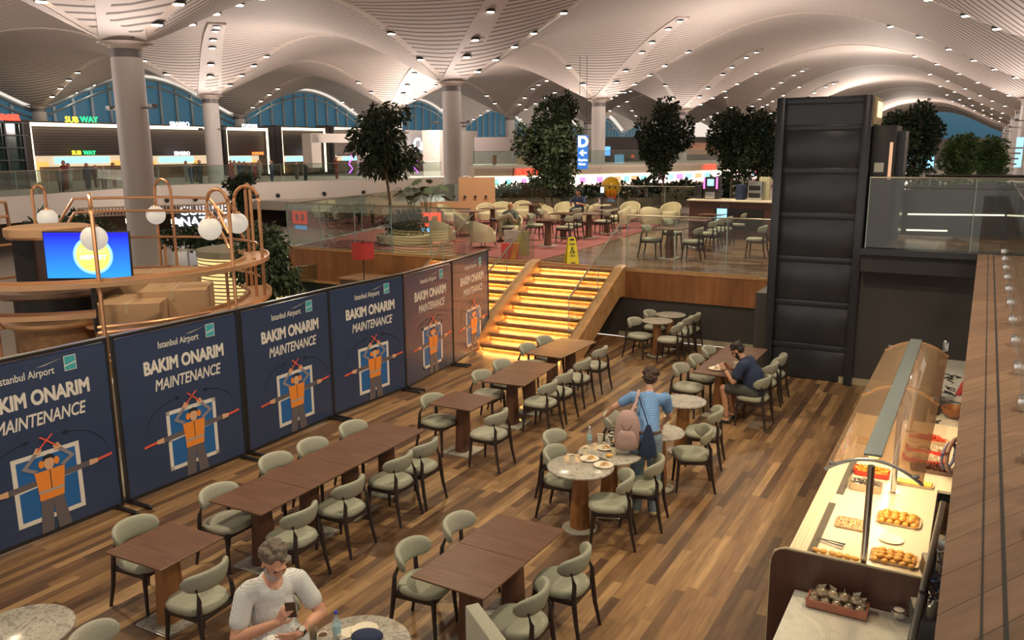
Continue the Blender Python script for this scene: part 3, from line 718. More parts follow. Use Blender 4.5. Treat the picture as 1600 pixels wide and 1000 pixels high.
# stone base peeking out at the bottom centre
# ------------------------------------------------------------------ chairs
def chair_maker(fab):
    def f():
        e = empty('dining_chair', (0, 0, 0), 0); e['category'] = 'chair'
        # faces +x; seat pad
        def seat_ring(k, z):
            o = []
            for x, y in superellipse(.235, .235, 28, 2.9):
                y *= 1-.10*(-x/.235*.5+.5)*1.0
                o.append(Vector(((x*k)+.01, y*k, z-.012*(x/.235)**2*(-1 if x > 0 else .0)*0)))
            return o
        mb = MB(); mb.loft([seat_ring(k, z) for k, z in ((.84, .405), (.95, .412), (1.0, .430), (1.0, .452), (.965, .470), (.88, .482), (.6, .488))]); mb.build('seat', fab, e, angle=60)
        # wrap-around back pad
        rings = []; n = 22
        for k in range(n+1):
            t = -1+2*k/n; ang = PI+t*1.12; rad = .245+.015*(1-t*t)
            cx, cy = .045+rad*math.cos(ang)*.98, rad*1.06*math.sin(ang)
            ed = (1-abs(t)**5)**.5 if abs(t) < 1 else .0
            hh = .094*max(.28, ed)*(1-.10*t*t); th = .030*max(.35, ed); zc = .705-.012*t*t
            out = Vector((math.cos(ang), math.sin(ang), 0)); lean = .05
            ring = []
            for q in range(14):
                a_ = 2*PI*q/14; c_, s_ = math.cos(a_), math.sin(a_)
                u_ = math.copysign(abs(c_)**.75, c_)*th; v_ = math.copysign(abs(s_)**.75, s_)*hh
                ring.append(Vector((cx, cy, zc))+out*(u_+lean*v_/.088*.35)+Z*v_)
            rings.append(ring)
        mb = MB(); mb.loft(rings); mb.build('backrest', fab, e, angle=70)
        for s in (-1, 1):
            mb = MB(); mb.tube([(.205, s*.205, 0), (.190, s*.190, .22), (.180, s*.180, .42)], [.0145, .019, .024], 8); mb.build('leg', M_leg, e)
            mb = MB(); mb.tube([(-.27, s*.215, 0), (-.225, s*.20, .22), (-.200, s*.195, .42), (-.198, s*.180, .56), (-.160, s*.168, .655)], [.0145, .020, .024, .020, .015], 8); mb.build('leg', M_leg, e)
        mb = MB()
        for s in (-1, 1): mb.box((-.01, s*.185, .388), (.40, .024, .045), bev=.004)
        mb.box((.180, 0, .388), (.024, .37, .045), bev=.004); mb.box((-.195, 0, .388), (.024, .38, .045), bev=.004); mb.build('seat_frame', M_leg, e); return e
    return f
ch = Kind(chair_maker(M_fab)); chd = Kind(chair_maker(M_fabd))
def chair(k, px, py, yaw, label, z0=0, off=.2, group=None):
    """px, py: middle of the back pad in the photograph; yaw in degrees off the grid's a axis"""
    p = at(px, py, z0+.705); y = YAW+math.radians(yaw); d = Vector((math.cos(y), math.sin(y), 0))
    p = p+d*off; p.z = z0; return k.put(p, y, label, group)
A0, A1 = 0, 180
CH = [
 (ch, 200, 826, 4, 'chair left of the lone walnut table at lower left, by the banner'), (ch, 335, 900, 184, 'chair right of the lone walnut table, behind the bearded man'),
 (chd, 332, 772, 0, 'pale chair at the near left end of the long table row'), (chd, 421, 722, 0, 'second chair along the banner side of the long table row'),
 (chd, 479, 698, 0, 'third chair along the banner side of the long table row'), (chd, 543, 670, 0, 'last chair along the banner side of the long table row'),
 (ch, 480, 806, 183, 'nearest chair on the aisle side of the long table row'), (ch, 556, 762, 182, 'second chair on the aisle side of the long table row'),
 (ch, 633, 722, 181, 'third chair on the aisle side of the long table row'), (ch, 673, 700, 180, 'farthest chair on the aisle side of the long table row'),
 (ch, 668, 626, -4, 'chair left of the single square table behind the long row'), (chd, 785, 652, 180, 'chair right of the single square table behind the long row'),
 (chd, 745, 588, 0, 'front chair on banner side of the paired tables near stairs'), (chd, 777, 571, 0, 'rear chair on banner side of the paired tables near stairs'),
 (chd, 864, 605, 180, 'front chair on aisle side of the middle paired tables'), (chd, 889, 589, 180, 'second chair on aisle side of the middle paired tables'),
 (chd, 917, 569, 180, 'third of four chairs in line on aisle side before the stairs'), (chd, 944, 550, 180, 'farthest of four chairs in line on aisle side before the stairs'),
 (chd, 818, 545, 0, 'front chair between the banners and tables closest to stairs'), (chd, 844, 533, 0, 'rear chair whose back is set against the glowing stair treads'),
 (ch, 632, 862, 6, 'large chair left of the bottom centre table pair'), (chd, 705, 820, 4, 'chair behind the large one, left of the bottom centre tables'),
 (ch, 912, 876, 180, 'rear chair right of the bottom centre table pair'), (ch, 846, 935, 184, 'front chair right of the bottom centre table pair'),
 (ch, 857, 710, 4, 'chair left of the round table with two plates'), (chd, 857, 685, 0, 'chair back just behind the one left of the plate table'),
 (ch, 985, 752, 200, 'chair right of the round table with two plates'), (ch, 1032, 728, 190, 'chair at right of the woman, second from the plate table'),
 (chd, 948, 655, 10, 'chair half hidden behind the pink backpack'), (ch, 1108, 678, 205, 'pale chair pulled out on the right of the hidden round table'),
 (ch, 1125, 648, 190, 'chair right of the empty round marble table'), (chd, 1057, 577, -5, 'nearest chair left of the table of the man in navy'),
 (chd, 1081, 563, 0, 'middle chair left of the table of the man in navy'), (chd, 1101, 549, 0, 'rear chair left of the table row of the man in navy'),
 (ch, 1199, 597, 176, 'chair the man in navy sits on'), (chd, 1211, 575, 176, 'chair directly behind the man in navy'), (chd, 1225, 562, 178, 'farthest chair on the right of the man in navy'),
 (chd, 986, 503, -8, 'front left chair of the round tables near the charcoal wall'), (chd, 1010, 491, -4, 'rear left chair of the round tables near the charcoal wall'),
 (chd, 1063, 512, 184, 'front right chair of the round tables near the charcoal wall'), (chd, 1080, 501, 182, 'middle right chair of the round tables near the charcoal wall'),
 (chd, 1091, 496, 180, 'rear right chair of the round tables near the charcoal wall'),
 (chd, 128, 1003, 20, 'top of a pale chair peeking over the bottom edge at left')]
CHO = {}
for k, px, py, yw, lb in CH: CHO[lb] = chair(k, px, py, yw, lb)
# ------------------------------------------------------------------ foliage
def leaf_cloud(name, mat, parent, blobs, n, size, droop=0, seed=1, kind=None):
    """blobs: (centre, radii); leaves are small folded blades scattered through them"""
    rr = random.Random(seed); vs = []; fs = []
    tot = sum(b[1][0]*b[1][1]*b[1][2] for b in blobs)
    for c, r_ in blobs:
        k = max(8, int(n*(r_[0]*r_[1]*r_[2])/tot))
        for _ in range(k):
            while True:
                u = Vector((rr.uniform(-1, 1), rr.uniform(-1, 1), rr.uniform(-1, 1)))
                if .15 < u.length < 1: break
            u = u*(.55+.45*u.length)/max(u.length, .3)*u.length
            p = Vector(c)+Vector((u.x*r_[0], u.y*r_[1], u.z*r_[2]))
            d = (u.normalized()+Vector((rr.uniform(-.8, .8), rr.uniform(-.8, .8), rr.uniform(-.8, .5)-droop))).normalized()
            s = d.cross(Vector((rr.uniform(-1, 1), rr.uniform(-1, 1), rr.uniform(-1, 1)))).normalized()
            L_ = size*rr.uniform(.7, 1.35); w_ = L_*.30*(.6 if droop > .5 else 1); nrm = d.cross(s)
            i = len(vs); vs += [p, p+d*L_*.5+s*w_+nrm*w_*.25, p+d*L_, p+d*L_*.5-s*w_+nrm*w_*.25]; fs += [(i, i+1, i+2), (i, i+2, i+3)]
    me = bpy.data.meshes.new(name); me.from_pydata([tuple(v) for v in vs], [], fs); me.materials.append(mat)
    o = bpy.data.objects.new(name, me); COL.objects.link(o); o.parent = parent
    return o
def tree(base, topz, crw, crh, label, seed, n=2600, mat=None, size=.14, droop=0, lean=(0, 0), name='indoor_tree', group=None, trunk=.05, stems=1):
    base = Vector(base); rr = random.Random(seed); e = empty(name, base, 0, label, 'tree', group)
    H = topz-base.z; c = Vector((lean[0], lean[1], H-crh/2)); mb = MB()
    for s in range(stems):
        o = Vector(((s-(stems-1)/2)*.12, 0, 0))
        mb.tube([o, o+Vector((lean[0]*.3, lean[1]*.3, H*.3)), c+Vector((rr.uniform(-.1, .1), 0, -crh*.3)), c+Vector((0, 0, crh*.2))], [trunk, trunk*.85, trunk*.7, trunk*.3], 8)
    for k in range(7):
        a_ = rr.uniform(0, 2*PI); q = c+Vector((math.cos(a_)*crw*.33, math.sin(a_)*crw*.33, rr.uniform(-.3, .35)*crh))
        mb.tube([c+Vector((0, 0, -crh*.42+.05*k)), (c+Vector((0, 0, -crh*.3))+q)/2, q], [trunk*.5, trunk*.35, trunk*.15], 5)
    mb.build('trunk', M_bark, e)
    bl = [(c+Vector((0, 0, crh*(.06 if not droop else 0))), (crw*.30, crw*.30, crh*.38))]
    for k in range(13):
        a_ = rr.uniform(0, 2*PI); h = rr.uniform(-.42, .38); w_ = (1-abs(h+.05)*1.1) if droop else (.30+.85*min(1, (h+.42)/.5))*(1 if h < .2 else 1-(h-.2)*2.2)
        bl.append((c+Vector((math.cos(a_)*crw*.38*w_, math.sin(a_)*crw*.38*w_, h*crh)), tuple(rr.uniform(.12, .2)*crw for _ in range(2))+(rr.uniform(.10, .16)*crh,)))
    leaf_cloud('foliage', mat or M_leaf, e, bl, n, size, droop, seed); return e
def bush(base, w_, h, label, seed, n=500, mat=None, size=.12, name='bush', group=None, cat='plant', d=None):
    e = empty(name, base, 0, label, cat, group); rr = random.Random(seed); d = d or w_
    bl = [(Vector((rr.uniform(-.3, .3)*w_, rr.uniform(-.3, .3)*d, h*rr.uniform(.3, .6))), (w_*.3, d*.3, h*.38)) for _ in range(6)]
    leaf_cloud('foliage', mat or M_leaf, e, bl, n, size, 0, seed)
    mb = MB()
    for k in range(5): mb.tube([(rr.uniform(-.05, .05), rr.uniform(-.05, .05), -.02), (rr.uniform(-.25, .25)*w_, rr.uniform(-.2, .2)*d, h*.6)], [.012, .006], 5)
    mb.build('stem', M_bark, e); return e
def bigleaf(base, h, label, seed, n=9, mat=None, ls=.38, spread=.5, name='monstera_plant', cat='plant'):
    e = empty(name, base, 0, label, cat); rr = random.Random(seed); mb = MB()
    for k in range(n):
        a_ = 2*PI*k/n+rr.uniform(-.3, .3); r_ = spread*rr.uniform(.4, 1); z = h*rr.uniform(.6, 1)
        q = Vector((math.cos(a_)*r_, math.sin(a_)*r_, z)); mb.tube([(0, 0, 0), (q.x*.3, q.y*.3, z*.65), q], [.014, .01, .007], 5)
        d = Vector((math.cos(a_), math.sin(a_), -.5)).normalized(); s = d.cross(Z).normalized(); L_ = ls*rr.uniform(.7, 1.1)
        out = [(0, .0), (.12, .28), (.3, .46), (.36, .25), (.48, .47), (.54, .26), (.68, .38), (.74, .18), (1, 0)]
        poly = [q+d*L_*x+s*L_*y*.75 for x, y in out]+[q+d*L_*x-s*L_*y*.75 for x, y in reversed(out[1:-1])]
        up = d.cross(s)*.006
        lf = MB(); lf.loft([poly, [p+up for p in poly]]); lf.build('leaf', mat or M_leaf, e, smooth=False)
    mb.build('stem', M_leaf2 if mat else M_leaf, e); return e
tr = at(612, 372, UPZ+.1)
tree(aty(612, 330, 25.2) - Z*(aty(612, 330, 25.2).z-UPZ), aty(603, 160, 25.2).z, 2.15, 2.2, 'slender tree with drooping leaves and long bare trunk in front of the shop row', 11, 4200, size=.19, droop=.95, lean=(-.15, 0))
def tree_px(px, pytop, pybase, y, wpx, hpx, *a, zb=UPZ, **k):
    b_ = aty(px, pybase, y); b_.z = zb; return tree(b_, aty(px, pytop, y).z, wpx*y/F_PX, hpx*y/F_PX, *a, **k)
tree_px(862, 138, 330, 33, 104, 172, 'dense dark tree left of the blue gate sign', 21, 7500, size=.16)
tree_px(1036, 152, 300, 36, 78, 132, 'dark upright tree between two pale columns', 22, 5500, size=.16)
tree_px(1142, 168, 300, 34, 70, 112, 'left tree of the dark pair beside the tower', 23, 5000, size=.15)
tree_px(1182, 165, 300, 33, 74, 120, 'right tree of the dark pair, against the tower', 24, 5000, size=.15)
tree_px(1428, 152, 300, 27, 90, 130, 'dark tree rising behind the tower on its right', 25, 6000, size=.13)
tree_px(1490, 207, 300, 31, 64, 74, 'light green tree, left of the two in the far right background', 26, 4500, size=.12, mat=M_leaf2)
tree_px(1541, 207, 300, 32, 62, 84, 'light green tree, right of the two in the far right background', 27, 4500, size=.12, mat=M_leaf2)
tree_px(428, 325, 560, 17.6, 100, 165, 'tree with drooping leaves between the copper frame and red lamp', 28, 4200, size=.15, droop=.9, zb=-.6)
tree_px(383, 270, 345, 30, 44, 56, 'small dark tree in front of the long pale slab', 29, 1800, size=.13, zb=0)
bush(Vector((-10.4, 20.0, 0)), 2.0, 3.7, 'dark bush rising behind the copper frame by the television', 31, 2600, size=.16)

# ------------------------------------------------------------------ glazed end arches (blue dusk behind them)
M_dusk = em('dusk_glass', (.034, .105, .155), .52); M_mull = pm('mullion_steel', (.30, .36, .40), .4, .3)
wn = 0
for j in range(2, 11):
    b0, b1 = BJ[j], BJ[j+1]; wn += 1; aw = -54.6
    e = empty('window_%d' % wn, W(aw, (b0+b1)/2, 0), YAW); e['kind'] = 'structure'
    def az(t_): return CZ+2.6*math.sin(PI*t_)**1.2-.25 if 0 < t_ < 1 else CZ-.25
    n = 24; mb = MB(); bot = 4.8
    mb.loft([[Vector((dx, 16.8*(k/n-.5), z)) for dx in (-.03, .03) for z in ()] or [Vector((-.03, 16.8*(k/n-.5), bot)), Vector((.03, 16.8*(k/n-.5), bot)), Vector((.03, 16.8*(k/n-.5), az(k/n))), Vector((-.03, 16.8*(k/n-.5), az(k/n)))] for k in range(n+1)])
    mb.build('pane', M_dusk, e, smooth=False)
    mb = MB()
    for k in range(1, 12):
        y = 16.8*(k/12-.5); mb.box((.18, y, (bot+az(k/12))/2), (.16, .20, az(k/12)-bot))
    mb.tube([(.3, 16.8*(k/20-.5), az(k/20)-.55) for k in range(21)], .09, 6)
    mb.tube([(.3, 16.8*(k/20-.5), az(k/20)-.05) for k in range(21)], .14, 6)
    mb.build('mullion', M_mull, e, smooth=False)
def wall_ab(name, a0, b0, a1, b1, z0, z1, mat, th=.2):
    p, q = W(a0, b0), W(a1, b1); d = q-p; mb = MB(); mb.box((0, 0, 0), (d.length, th, z1-z0)); o = mb.build(name, mat, smooth=False)
    o.location = (p+q)/2+Z*(z0+z1)/2; o.rotation_euler = (0, 0, math.atan2(d.y, d.x)); return struct(o)
M_hallw = pm('hall_wall', (.33, .28, .25), .7, 0, .06, 1)
wall_ab('wall_far_left', -55, -20, -55, 200, 0, 4.9, M_hallw); wall_ab('wall_far_left_upper', -55.1, -20, -55.1, 15, 4.9, 9, M_dark)
wall_ab('wall_hall_end', -56, 205, 14, 205, 0, 6, M_hallw); wall_ab('wall_hall_end_glass', -56, 206, 14, 206, 6, 12, M_dusk)
wall_ab('wall_hall_right', 5.2, 16, 5.2, 205, 0, 9.4, M_plaster)

# ------------------------------------------------------------------ food court level across the hall
AS = -50.0
def hit_a(px, py, a):
    d = _rt*((px-800)/F_PX)-_up*((py-500)/F_PX)+_fw; o = Vector((0, 0, CAM_Z)); return o+d*((a-o.dot(e1))/d.dot(e1))
edge = [at(-80, 313, MZ), at(60, 304, MZ), at(130, 299, MZ), at(250, 290, MZ), at(440, 284, MZ), at(690, 277, MZ), at(746, 275, MZ)]
mb = MB(); back = [W(-54.8, ab(p)[1]-6 if i_ else ab(p)[1]-18) for i_, p in enumerate(edge)]
mb.loft([[Vector((p.x, p.y, 1.42)), Vector((q.x, q.y, 1.42)), Vector((q.x, q.y, MZ)), Vector((p.x, p.y, MZ))] for p, q in zip(edge, back)])
struct(mb.build('floor_food_court', M_band, smooth=False))
for k in range(len(edge)-1):
    if k == 5: continue
    glass_run(edge[k], edge[k+1], MZ, 1.0, 4 if k != 4 else 8, ['glass railing at the far left end of the food court balcony', 'glass railing in front of the green glazed lift shaft', 'glass railing under the yellow and green shop sign', 'glass railing of the food court beside the big column', 'longest glass railing of the food court, under the orange shop sign'][k], mat=M_glassg)
# dark arcade under the slab
mb = MB(); q = [p+Vector((p.x, p.y, 0)).normalized()*3.0 for p in edge]
mb.loft([[Vector((p.x, p.y, -.1)), Vector((p.x*1.005, p.y*1.005, -.1)), Vector((p.x*1.005, p.y*1.005, 1.42)), Vector((p.x, p.y, 1.42))] for p in q]); struct(mb.build('wall_arcade', pm('arcade_dark', (.10, .065, .045), .6, 0, .5, .8), smooth=False))
vt = empty('air_nozzles', edge[4], 0, 'row of small dark round air nozzles along the pale slab edge', 'vent')
for x in (205, 258, 300, 350, 392, 432, 500, 560, 620):
    for k in range(len(edge)-1):
        xs = [800+F_PX*(p-Vector((0, 0, CAM_Z))).dot(_rt)/(p-Vector((0, 0, CAM_Z))).dot(_fw) for p in (edge[k], edge[k+1])]
        if xs[0] <= x <= xs[1]:
            t_ = (x-xs[0])/(xs[1]-xs[0]); p = edge[k].lerp(edge[k+1], t_); p.z = 1.72; p = p-Vector((p.x, p.y, 0)).normalized()*.02-vt.location
            mb = MB(); mb.ball(p, .13, 10); mb.build('nozzle', M_black, vt)
M_sgw = em('sign_white', (.9, .93, 1.0), 1.5); M_sgy = em('sign_yellow', (1.0, .72, .04), 1.3); M_sgg = em('sign_green', (.02, .70, .22), 1.2); M_sgo = em('sign_orange', (1.0, .20, .04), 1.4)
M_sgr = em('sign_red', (1.0, .06, .03), 1.5); M_sgc = em('sign_cyan', (.25, .62, .85), 1.3); M_sgb = em('sign_blue', (.02, .12, .42), .9); M_pur = em('neon_purple', (.55, .12, .95), 1.8); M_pink = em('neon_pink', (1, .12, .55), 2)
M_louv = stripes('shop_louvre', (.105, .085, .08), (.055, .045, .045), 2, .17, .4, rough=.6)
M_shopin = em('shop_interior', (.62, .47, .30), .75)
def at_plane(px, py, a): return hit_a(px, py, a)
def shop(x0, x1, ytop, label, signs, a=AS, mats=None):
    P0, P1 = hit_a(x0, 250, a), hit_a(x1, 250, a); b0, b1 = ab(P0)[1], ab(P1)[1]; zt = hit_a((x0+x1)/2, ytop, a).z
    e = empty('shop_front', W(a, (b0+b1)/2, MZ), YAW, label, 'shop'); w_ = b1-b0; h = zt-MZ
    def zl(py): return hit_a((x0+x1)/2, py, a).z-MZ
    mb = MB(); mb.box((-1.2, 0, h/2), (.2, w_+.8, h+.5)); mb.box((-.5, -w_/2-.35, h/2), (1.4, .7, h+.5)); mb.box((-.5, w_/2+.35, h/2), (1.4, .7, h+.5)); mb.build('surround', pm('shop_surround', (.10, .085, .08), .6), e, smooth=False)
    mb = MB(); r_ = .10; mb.box((.1, 0, h), (.12, w_, r_*2)); mb.box((.1, -w_/2, h/2), (.12, r_*2, h)); mb.box((.1, w_/2, h/2), (.12, r_*2, h)); mb.build('light_frame', M_ledw, e, smooth=False)
    zs = zl(243); mb = MB(); mb.box((-.3, 0, (h+zs)/2), (.1, w_, h-zs)); mb.build('louvre', M_louv, e, smooth=False)
    mb = MB(); mb.box((-1.0, 0, zs/2), (.1, w_-.1, zs)); mb.build('interior', M_shopin, e, smooth=False)
    mb = MB(); mb.box((-.4, 0, .45), (.4, w_*.8, .9), bev=.03); mb.build('counter', pm('shop_counter', (.30, .20, .13), .5), e, smooth=False)
    mb = MB(); mb.box((-.75, 0, zs-.28), (.06, w_*.5, .40)); mb.build('menu_board', M_sgc, e, smooth=False)
    for s_ in (-.36, .30):
        mb = MB(); mb.box((-.7, s_*w_, zs-.6), (.06, w_*.10, .5)); mb.build('poster', em('poster_%d' % R.randrange(3), R.choice([(.7, .4, .1), (.3, .7, .3), (.8, .2, .2)]), .9), e, smooth=False)
    for body, px, py, hp, m_ in signs:
        p = hit_a(px, py, a)-W(a, (b0+b1)/2, MZ); d_ = hit_a(px, py, a).dot(_fw)
        text('lettering', body, hp*d_/F_PX*1.0, m_, e, frame_m((.28, p.dot(e2), p.z), (0, 1, 0), (0, 0, 1)), .006, align='LEFT', depth=.03, spacing=1.02)
    return e
shop(50, 222, 196, 'food shop with yellow and green sign framed in light, left of the big column', [('SUB', 97, 187, 13, M_sgy), ('WAY', 121, 187, 13, M_sgg), ('SUB', 108, 239, 9, M_sgy), ('WAY', 126, 239, 9, M_sgg)])
shop(232, 338, 200, 'food shop with white letters right of the big column', [('SBARRO', 261, 194, 10, M_sgw), ('SBARRO', 268, 240, 8, M_sgw)])
shop(354, 419, 202, 'narrow food shop with orange inner sign and white roof letters', [('POPEYES', 374, 197, 8, M_sgw), ('POPEYES', 390, 240, 6, M_sgo)])
shop(440, 508, 202, 'dark food shop with white script sign, left of the white portal', [("Carl's Jr", 471, 239, 10, M_sgw)])
shop(522, 612, 202, 'framed dark shop seen through the white portal', [("Carl's Jr", 552, 239, 10, M_sgw)])
# white pavilion
aP = -38.5
def blk(parent, name, x0, x1, y0, y1, a, th, mat):
    P, Q = hit_a(x0, (y0+y1)/2, a), hit_a(x1, (y0+y1)/2, a); zt, zb = hit_a((x0+x1)/2, y0, a).z, hit_a((x0+x1)/2, y1, a).z
    mb = MB(); c = W(a-th/2, (ab(P)[1]+ab(Q)[1])/2, (zt+zb)/2); mb.box((0, 0, 0), (th, ab(Q)[1]-ab(P)[1], zt-zb)); o = mb.build(name, mat, parent, smooth=False)
    if parent is None: o.location = c; o.rotation_euler = (0, 0, YAW)
    else: o.location = Matrix.Rotation(-YAW, 3, 'Z') @ (c-parent.location)
    return o
M_paleb = pm('pale_block', (.66, .60, .55), .6, 0, .03, 1)
pv = empty('white_pavilion', W(aP, 55, MZ), YAW, 'off white block pavilion with script sign behind the droopy tree', 'pavilion')
blk(pv, 'lintel', 487, 575, 209, 223, aP, .8, M_paleb); blk(pv, 'post', 487, 502, 209, 262, aP, .8, M_paleb); blk(pv, 'post', 571, 586, 209, 275, aP, .8, M_paleb)
blk(pv, 'wall', 572, 687, 203, 241, aP-.5, 3, M_paleb); blk(pv, 'wall', 588, 690, 241, 280, aP-2.2, .3, pm('pavilion_inner', (.16, .08, .12), .6, 0, .4, 1)); blk(pv, 'side_wall', 687, 747, 204, 292, aP+3.8, 1.5, M_paleb)
for k, (x, m_) in enumerate(((548, M_pur), (562, M_pur), (570, M_pur), (632, M_pink), (650, M_pur), (664, M_pink))):
    mb = MB(); p = [hit_a(x+3*math.sin(q_*1.3+k), 243+3.4*q_, aP-1.2)-pv.location for q_ in range(9)]; p = [Matrix.Rotation(-YAW, 3, 'Z') @ v for v in p]; mb.tube(p, .05, 5); mb.build('neon_tube', m_, pv)
p = hit_a(640, 226, aP)-pv.location; p = Matrix.Rotation(-YAW, 3, 'Z') @ p
text('lettering', "Carl's Jr", 1.25, M_sgw, pv, frame_m((.3, p.y, p.z), (0, 1, 0), (0, 0, 1)), .03, .15, 'LEFT', .03)
# green glazed shaft at far left
e = empty('glazed_lift_shaft', hit_a(15, 300, -41), YAW, 'dark framed green glass lift shaft at the far left edge', 'lift')
blk(e, 'glass_wall', -70, 42, 190, 304, -41, .4, pm('green_pane', (.05, .10, .085), .12, 0, .4, .6))
for k in range(6): blk(e, 'transom', -70, 44, 190+k*20, 192+k*20, -40.7, .2, M_black)
for x in (12, 40): blk(e, 'mullion', x, x+3, 190, 304, -40.7, .2, M_black)
text('lettering', 'BURGER', .36, M_sgr, e, frame_m(Matrix.Rotation(-YAW, 3, 'Z') @ (hit_a(-14, 183, -41)-e.location), (0, 1, 0), (0, 0, 1)), .03, align='LEFT', depth=.03)
# arcade sign and canopy below the slab
p = at(290, 352, .9); sg = empty('arcade_sign', aty(317, 337, 42.0), 0, 'two rows of glowing white capital letters under the pale slab', 'sign')
u_ = Vector((.86, .5, 0)); sg.rotation_euler = (0, 0, math.atan2(.5, .86))
for k, (b_, sz) in enumerate((('CUISINE', .62), ('ANATOLIA', .62))): text('lettering', b_, sz, M_sgw, sg, frame_m((0, -.2, .27-.54*k), (1, 0, 0), (0, 0, 1)), .010, depth=.03)
mb = MB(); mb.box((0, 0, 0), (2.6, .08, 1.2)); mb.build('backing', M_black, sg, smooth=False)
cn = empty('slatted_canopy', aty(190, 329, 38.5), 0, 'pale slatted canopy strip left of the glowing arcade letters', 'canopy'); cn.rotation_euler = (0, 0, .5)
mb = MB(); mb.box((0, 0, .16), (9.2, .3, .06)); mb.box((0, 0, -.2), (9.2, .3, .05))
for k in range(64): mb.box((-4.55+k*.144, -.1, -.02), (.07, .16, .36))
mb.build('slat_strip', pm('canopy_slat', (.50, .40, .32), .6), cn, smooth=False)
for k, (x, y, m_) in enumerate(((205, 345, M_ledw), (222, 352, M_sgo), (240, 344, M_ledw), (276, 346, M_ledw), (212, 385, M_sgw), (375, 345, M_sgw))):
    mb = MB(); p = aty(x, y, 40); mb.box((0, 0, 0), (.5, .1, .22)); o = mb.build('menu_screen', m_, smooth=False); o.location = p
    tag(o, ['small glowing screen below the left end of slatted canopy', 'orange glowing screen in the arcade beside the big column', 'warm screen in the arcade just right of the orange one', 'warm screen left of the glowing arcade letters', 'low white screen in the arcade left of the big column', 'white screen below the pale slab by the small dark tree'][k], 'screen')
# people far away on the food court balcony
M_cl = [pm('cloth_%d' % k, c, .9, 0, .1) for k, c in enumerate(((.05, .05, .06), (.25, .05, .05), (.35, .33, .30), (.06, .09, .16), (.14, .12, .10)))]
crowd_x = [96, 103, 110, 138, 150, 160, 176, 290, 297, 304, 310, 358, 364, 372, 380, 388, 396, 404, 424, 462, 474, 520, 628]
for k, x in enumerate(crowd_x):
    t_ = None
    for q in range(len(edge)-1):
        xs = [800+F_PX*(p-Vector((0, 0, CAM_Z))).dot(_rt)/(p-Vector((0, 0, CAM_Z))).dot(_fw) for p in (edge[q], edge[q+1])]
        if xs[0] <= x <= xs[1]: p = edge[q].lerp(edge[q+1], (x-xs[0])/(xs[1]-xs[0]))
    u = Vector((p.x, p.y, 0)).normalized(); p = p+u*(1.2+(k*37 % 5)*.8); p.z = MZ
    e = empty('person', p, R.uniform(0, 6), 'tiny distant person on the food court balcony behind the glass railing', 'person', 'distant people on the balcony')
    h = R.uniform(1.0, 1.4); mb = MB(); mb.lathe([(.10, .0), (.13, .3*h), (.15, .5*h), (.20, .78*h), (.09, .84*h)], n=10, sy=.7); mb.build('clothes', M_cl[k % 5], e)
    mb = MB(); mb.lathe([(.05, .80*h), (.055, .86*h)], n=8); mb.ball((0, 0, .92*h), .105, 10, (.9, 1, 1.15)); mb.build('head', M_skin2, e)

# ------------------------------------------------------------------ bright shop ring beyond the planted edge
M_fasc = pm('curved_fascia', (.62, .52, .42), .5, 0, .02, 1); M_bright = em('bright_shop', (1.0, .80, .62), 1.5)
def facing(px, y):  # a frame that follows the ring
    return None
ring = [(742, 47.0), (800, 47.5), (860, 48.5), (930, 50), (1000, 52), (1070, 55), (1140, 59), (1215, 64)]
pts = [Vector(((px-800)/F_PX*y/1.0, y, 0)) for px, y in ring]
LBN = ['white counter shop left of the red shop letters', 'shop below the glowing red letters behind the dense tree', 'shop with blue and pink displays right of the dense tree', 'bright shop by the blue gate sign', 'bright shop behind the yellow ball', 'bright shop left of the second column', 'pink lit shop behind the pair of trees']
for k in range(len(pts)-1):
    p, q = pts[k], pts[k+1]; d = q-p; L_ = d.length; c = (p+q)/2
    e = empty('counter_shop', (c.x, c.y, UPZ), math.atan2(d.y, d.x), LBN[k], 'shop')
    mb = MB(); mb.box((0, 1.2, .62), (L_, .1, 1.24)); mb.build('lit_wall', M_bright, e, smooth=False)
    mb = MB(); mb.loft([[Vector((s_*L_/2, y_, z)) for y_, z in ((-.5, 1.62), (-.35, 1.22), (.3, 1.18), (1.4, 1.18), (1.4, 1.75), (-.5, 1.70))] for s_ in (-1.003, 1.003)]); mb.build('fascia', M_fasc, e, smooth=False)
    mb = MB(); mb.box((0, -.36, 1.20), (L_, .04, .05)); mb.build('light_strip', M_ledw, e, smooth=False)
    mb = MB(); mb.box((0, .2, .25), (L_*.96, .5, .5), bev=.02); mb.build('counter', pm('shop_counter2', (.45, .38, .32), .4), e, smooth=False)
    for s_ in range(5):
        mb = MB(); mb.box((-L_*.4+L_*.2*s_, .9, .86), (L_*.13, .05, .34)); mb.build('display', em('display_%d' % ((k*3+s_) % 5), [(.9, .2, .5), (.25, .55, .9), (.95, .3, .15), (.2, .75, .55), (.9, .85, .8)][(k*3+s_) % 5], 1.3), e, smooth=False)
    if k == 1: text('lettering', 'BURGER KING', .46, M_sgr, e, frame_m((.3, -.6, 1.42), (1, 0, 0), (0, 0, 1)), .006, depth=.03)
    if k == 5:
        mb = MB()
        for s_ in range(4): mb.box((-1.4+s_*.34, -.6, 1.45), (.24, .05, .36), bev=.05)
        mb.build('red_light', M_sgr, e, smooth=False)
    if k == 6: mb = MB(); mb.box((-.5, -.2, 1.0), (L_*.9, .05, .16)); mb.build('pink_strip', M_pink, e, smooth=False)
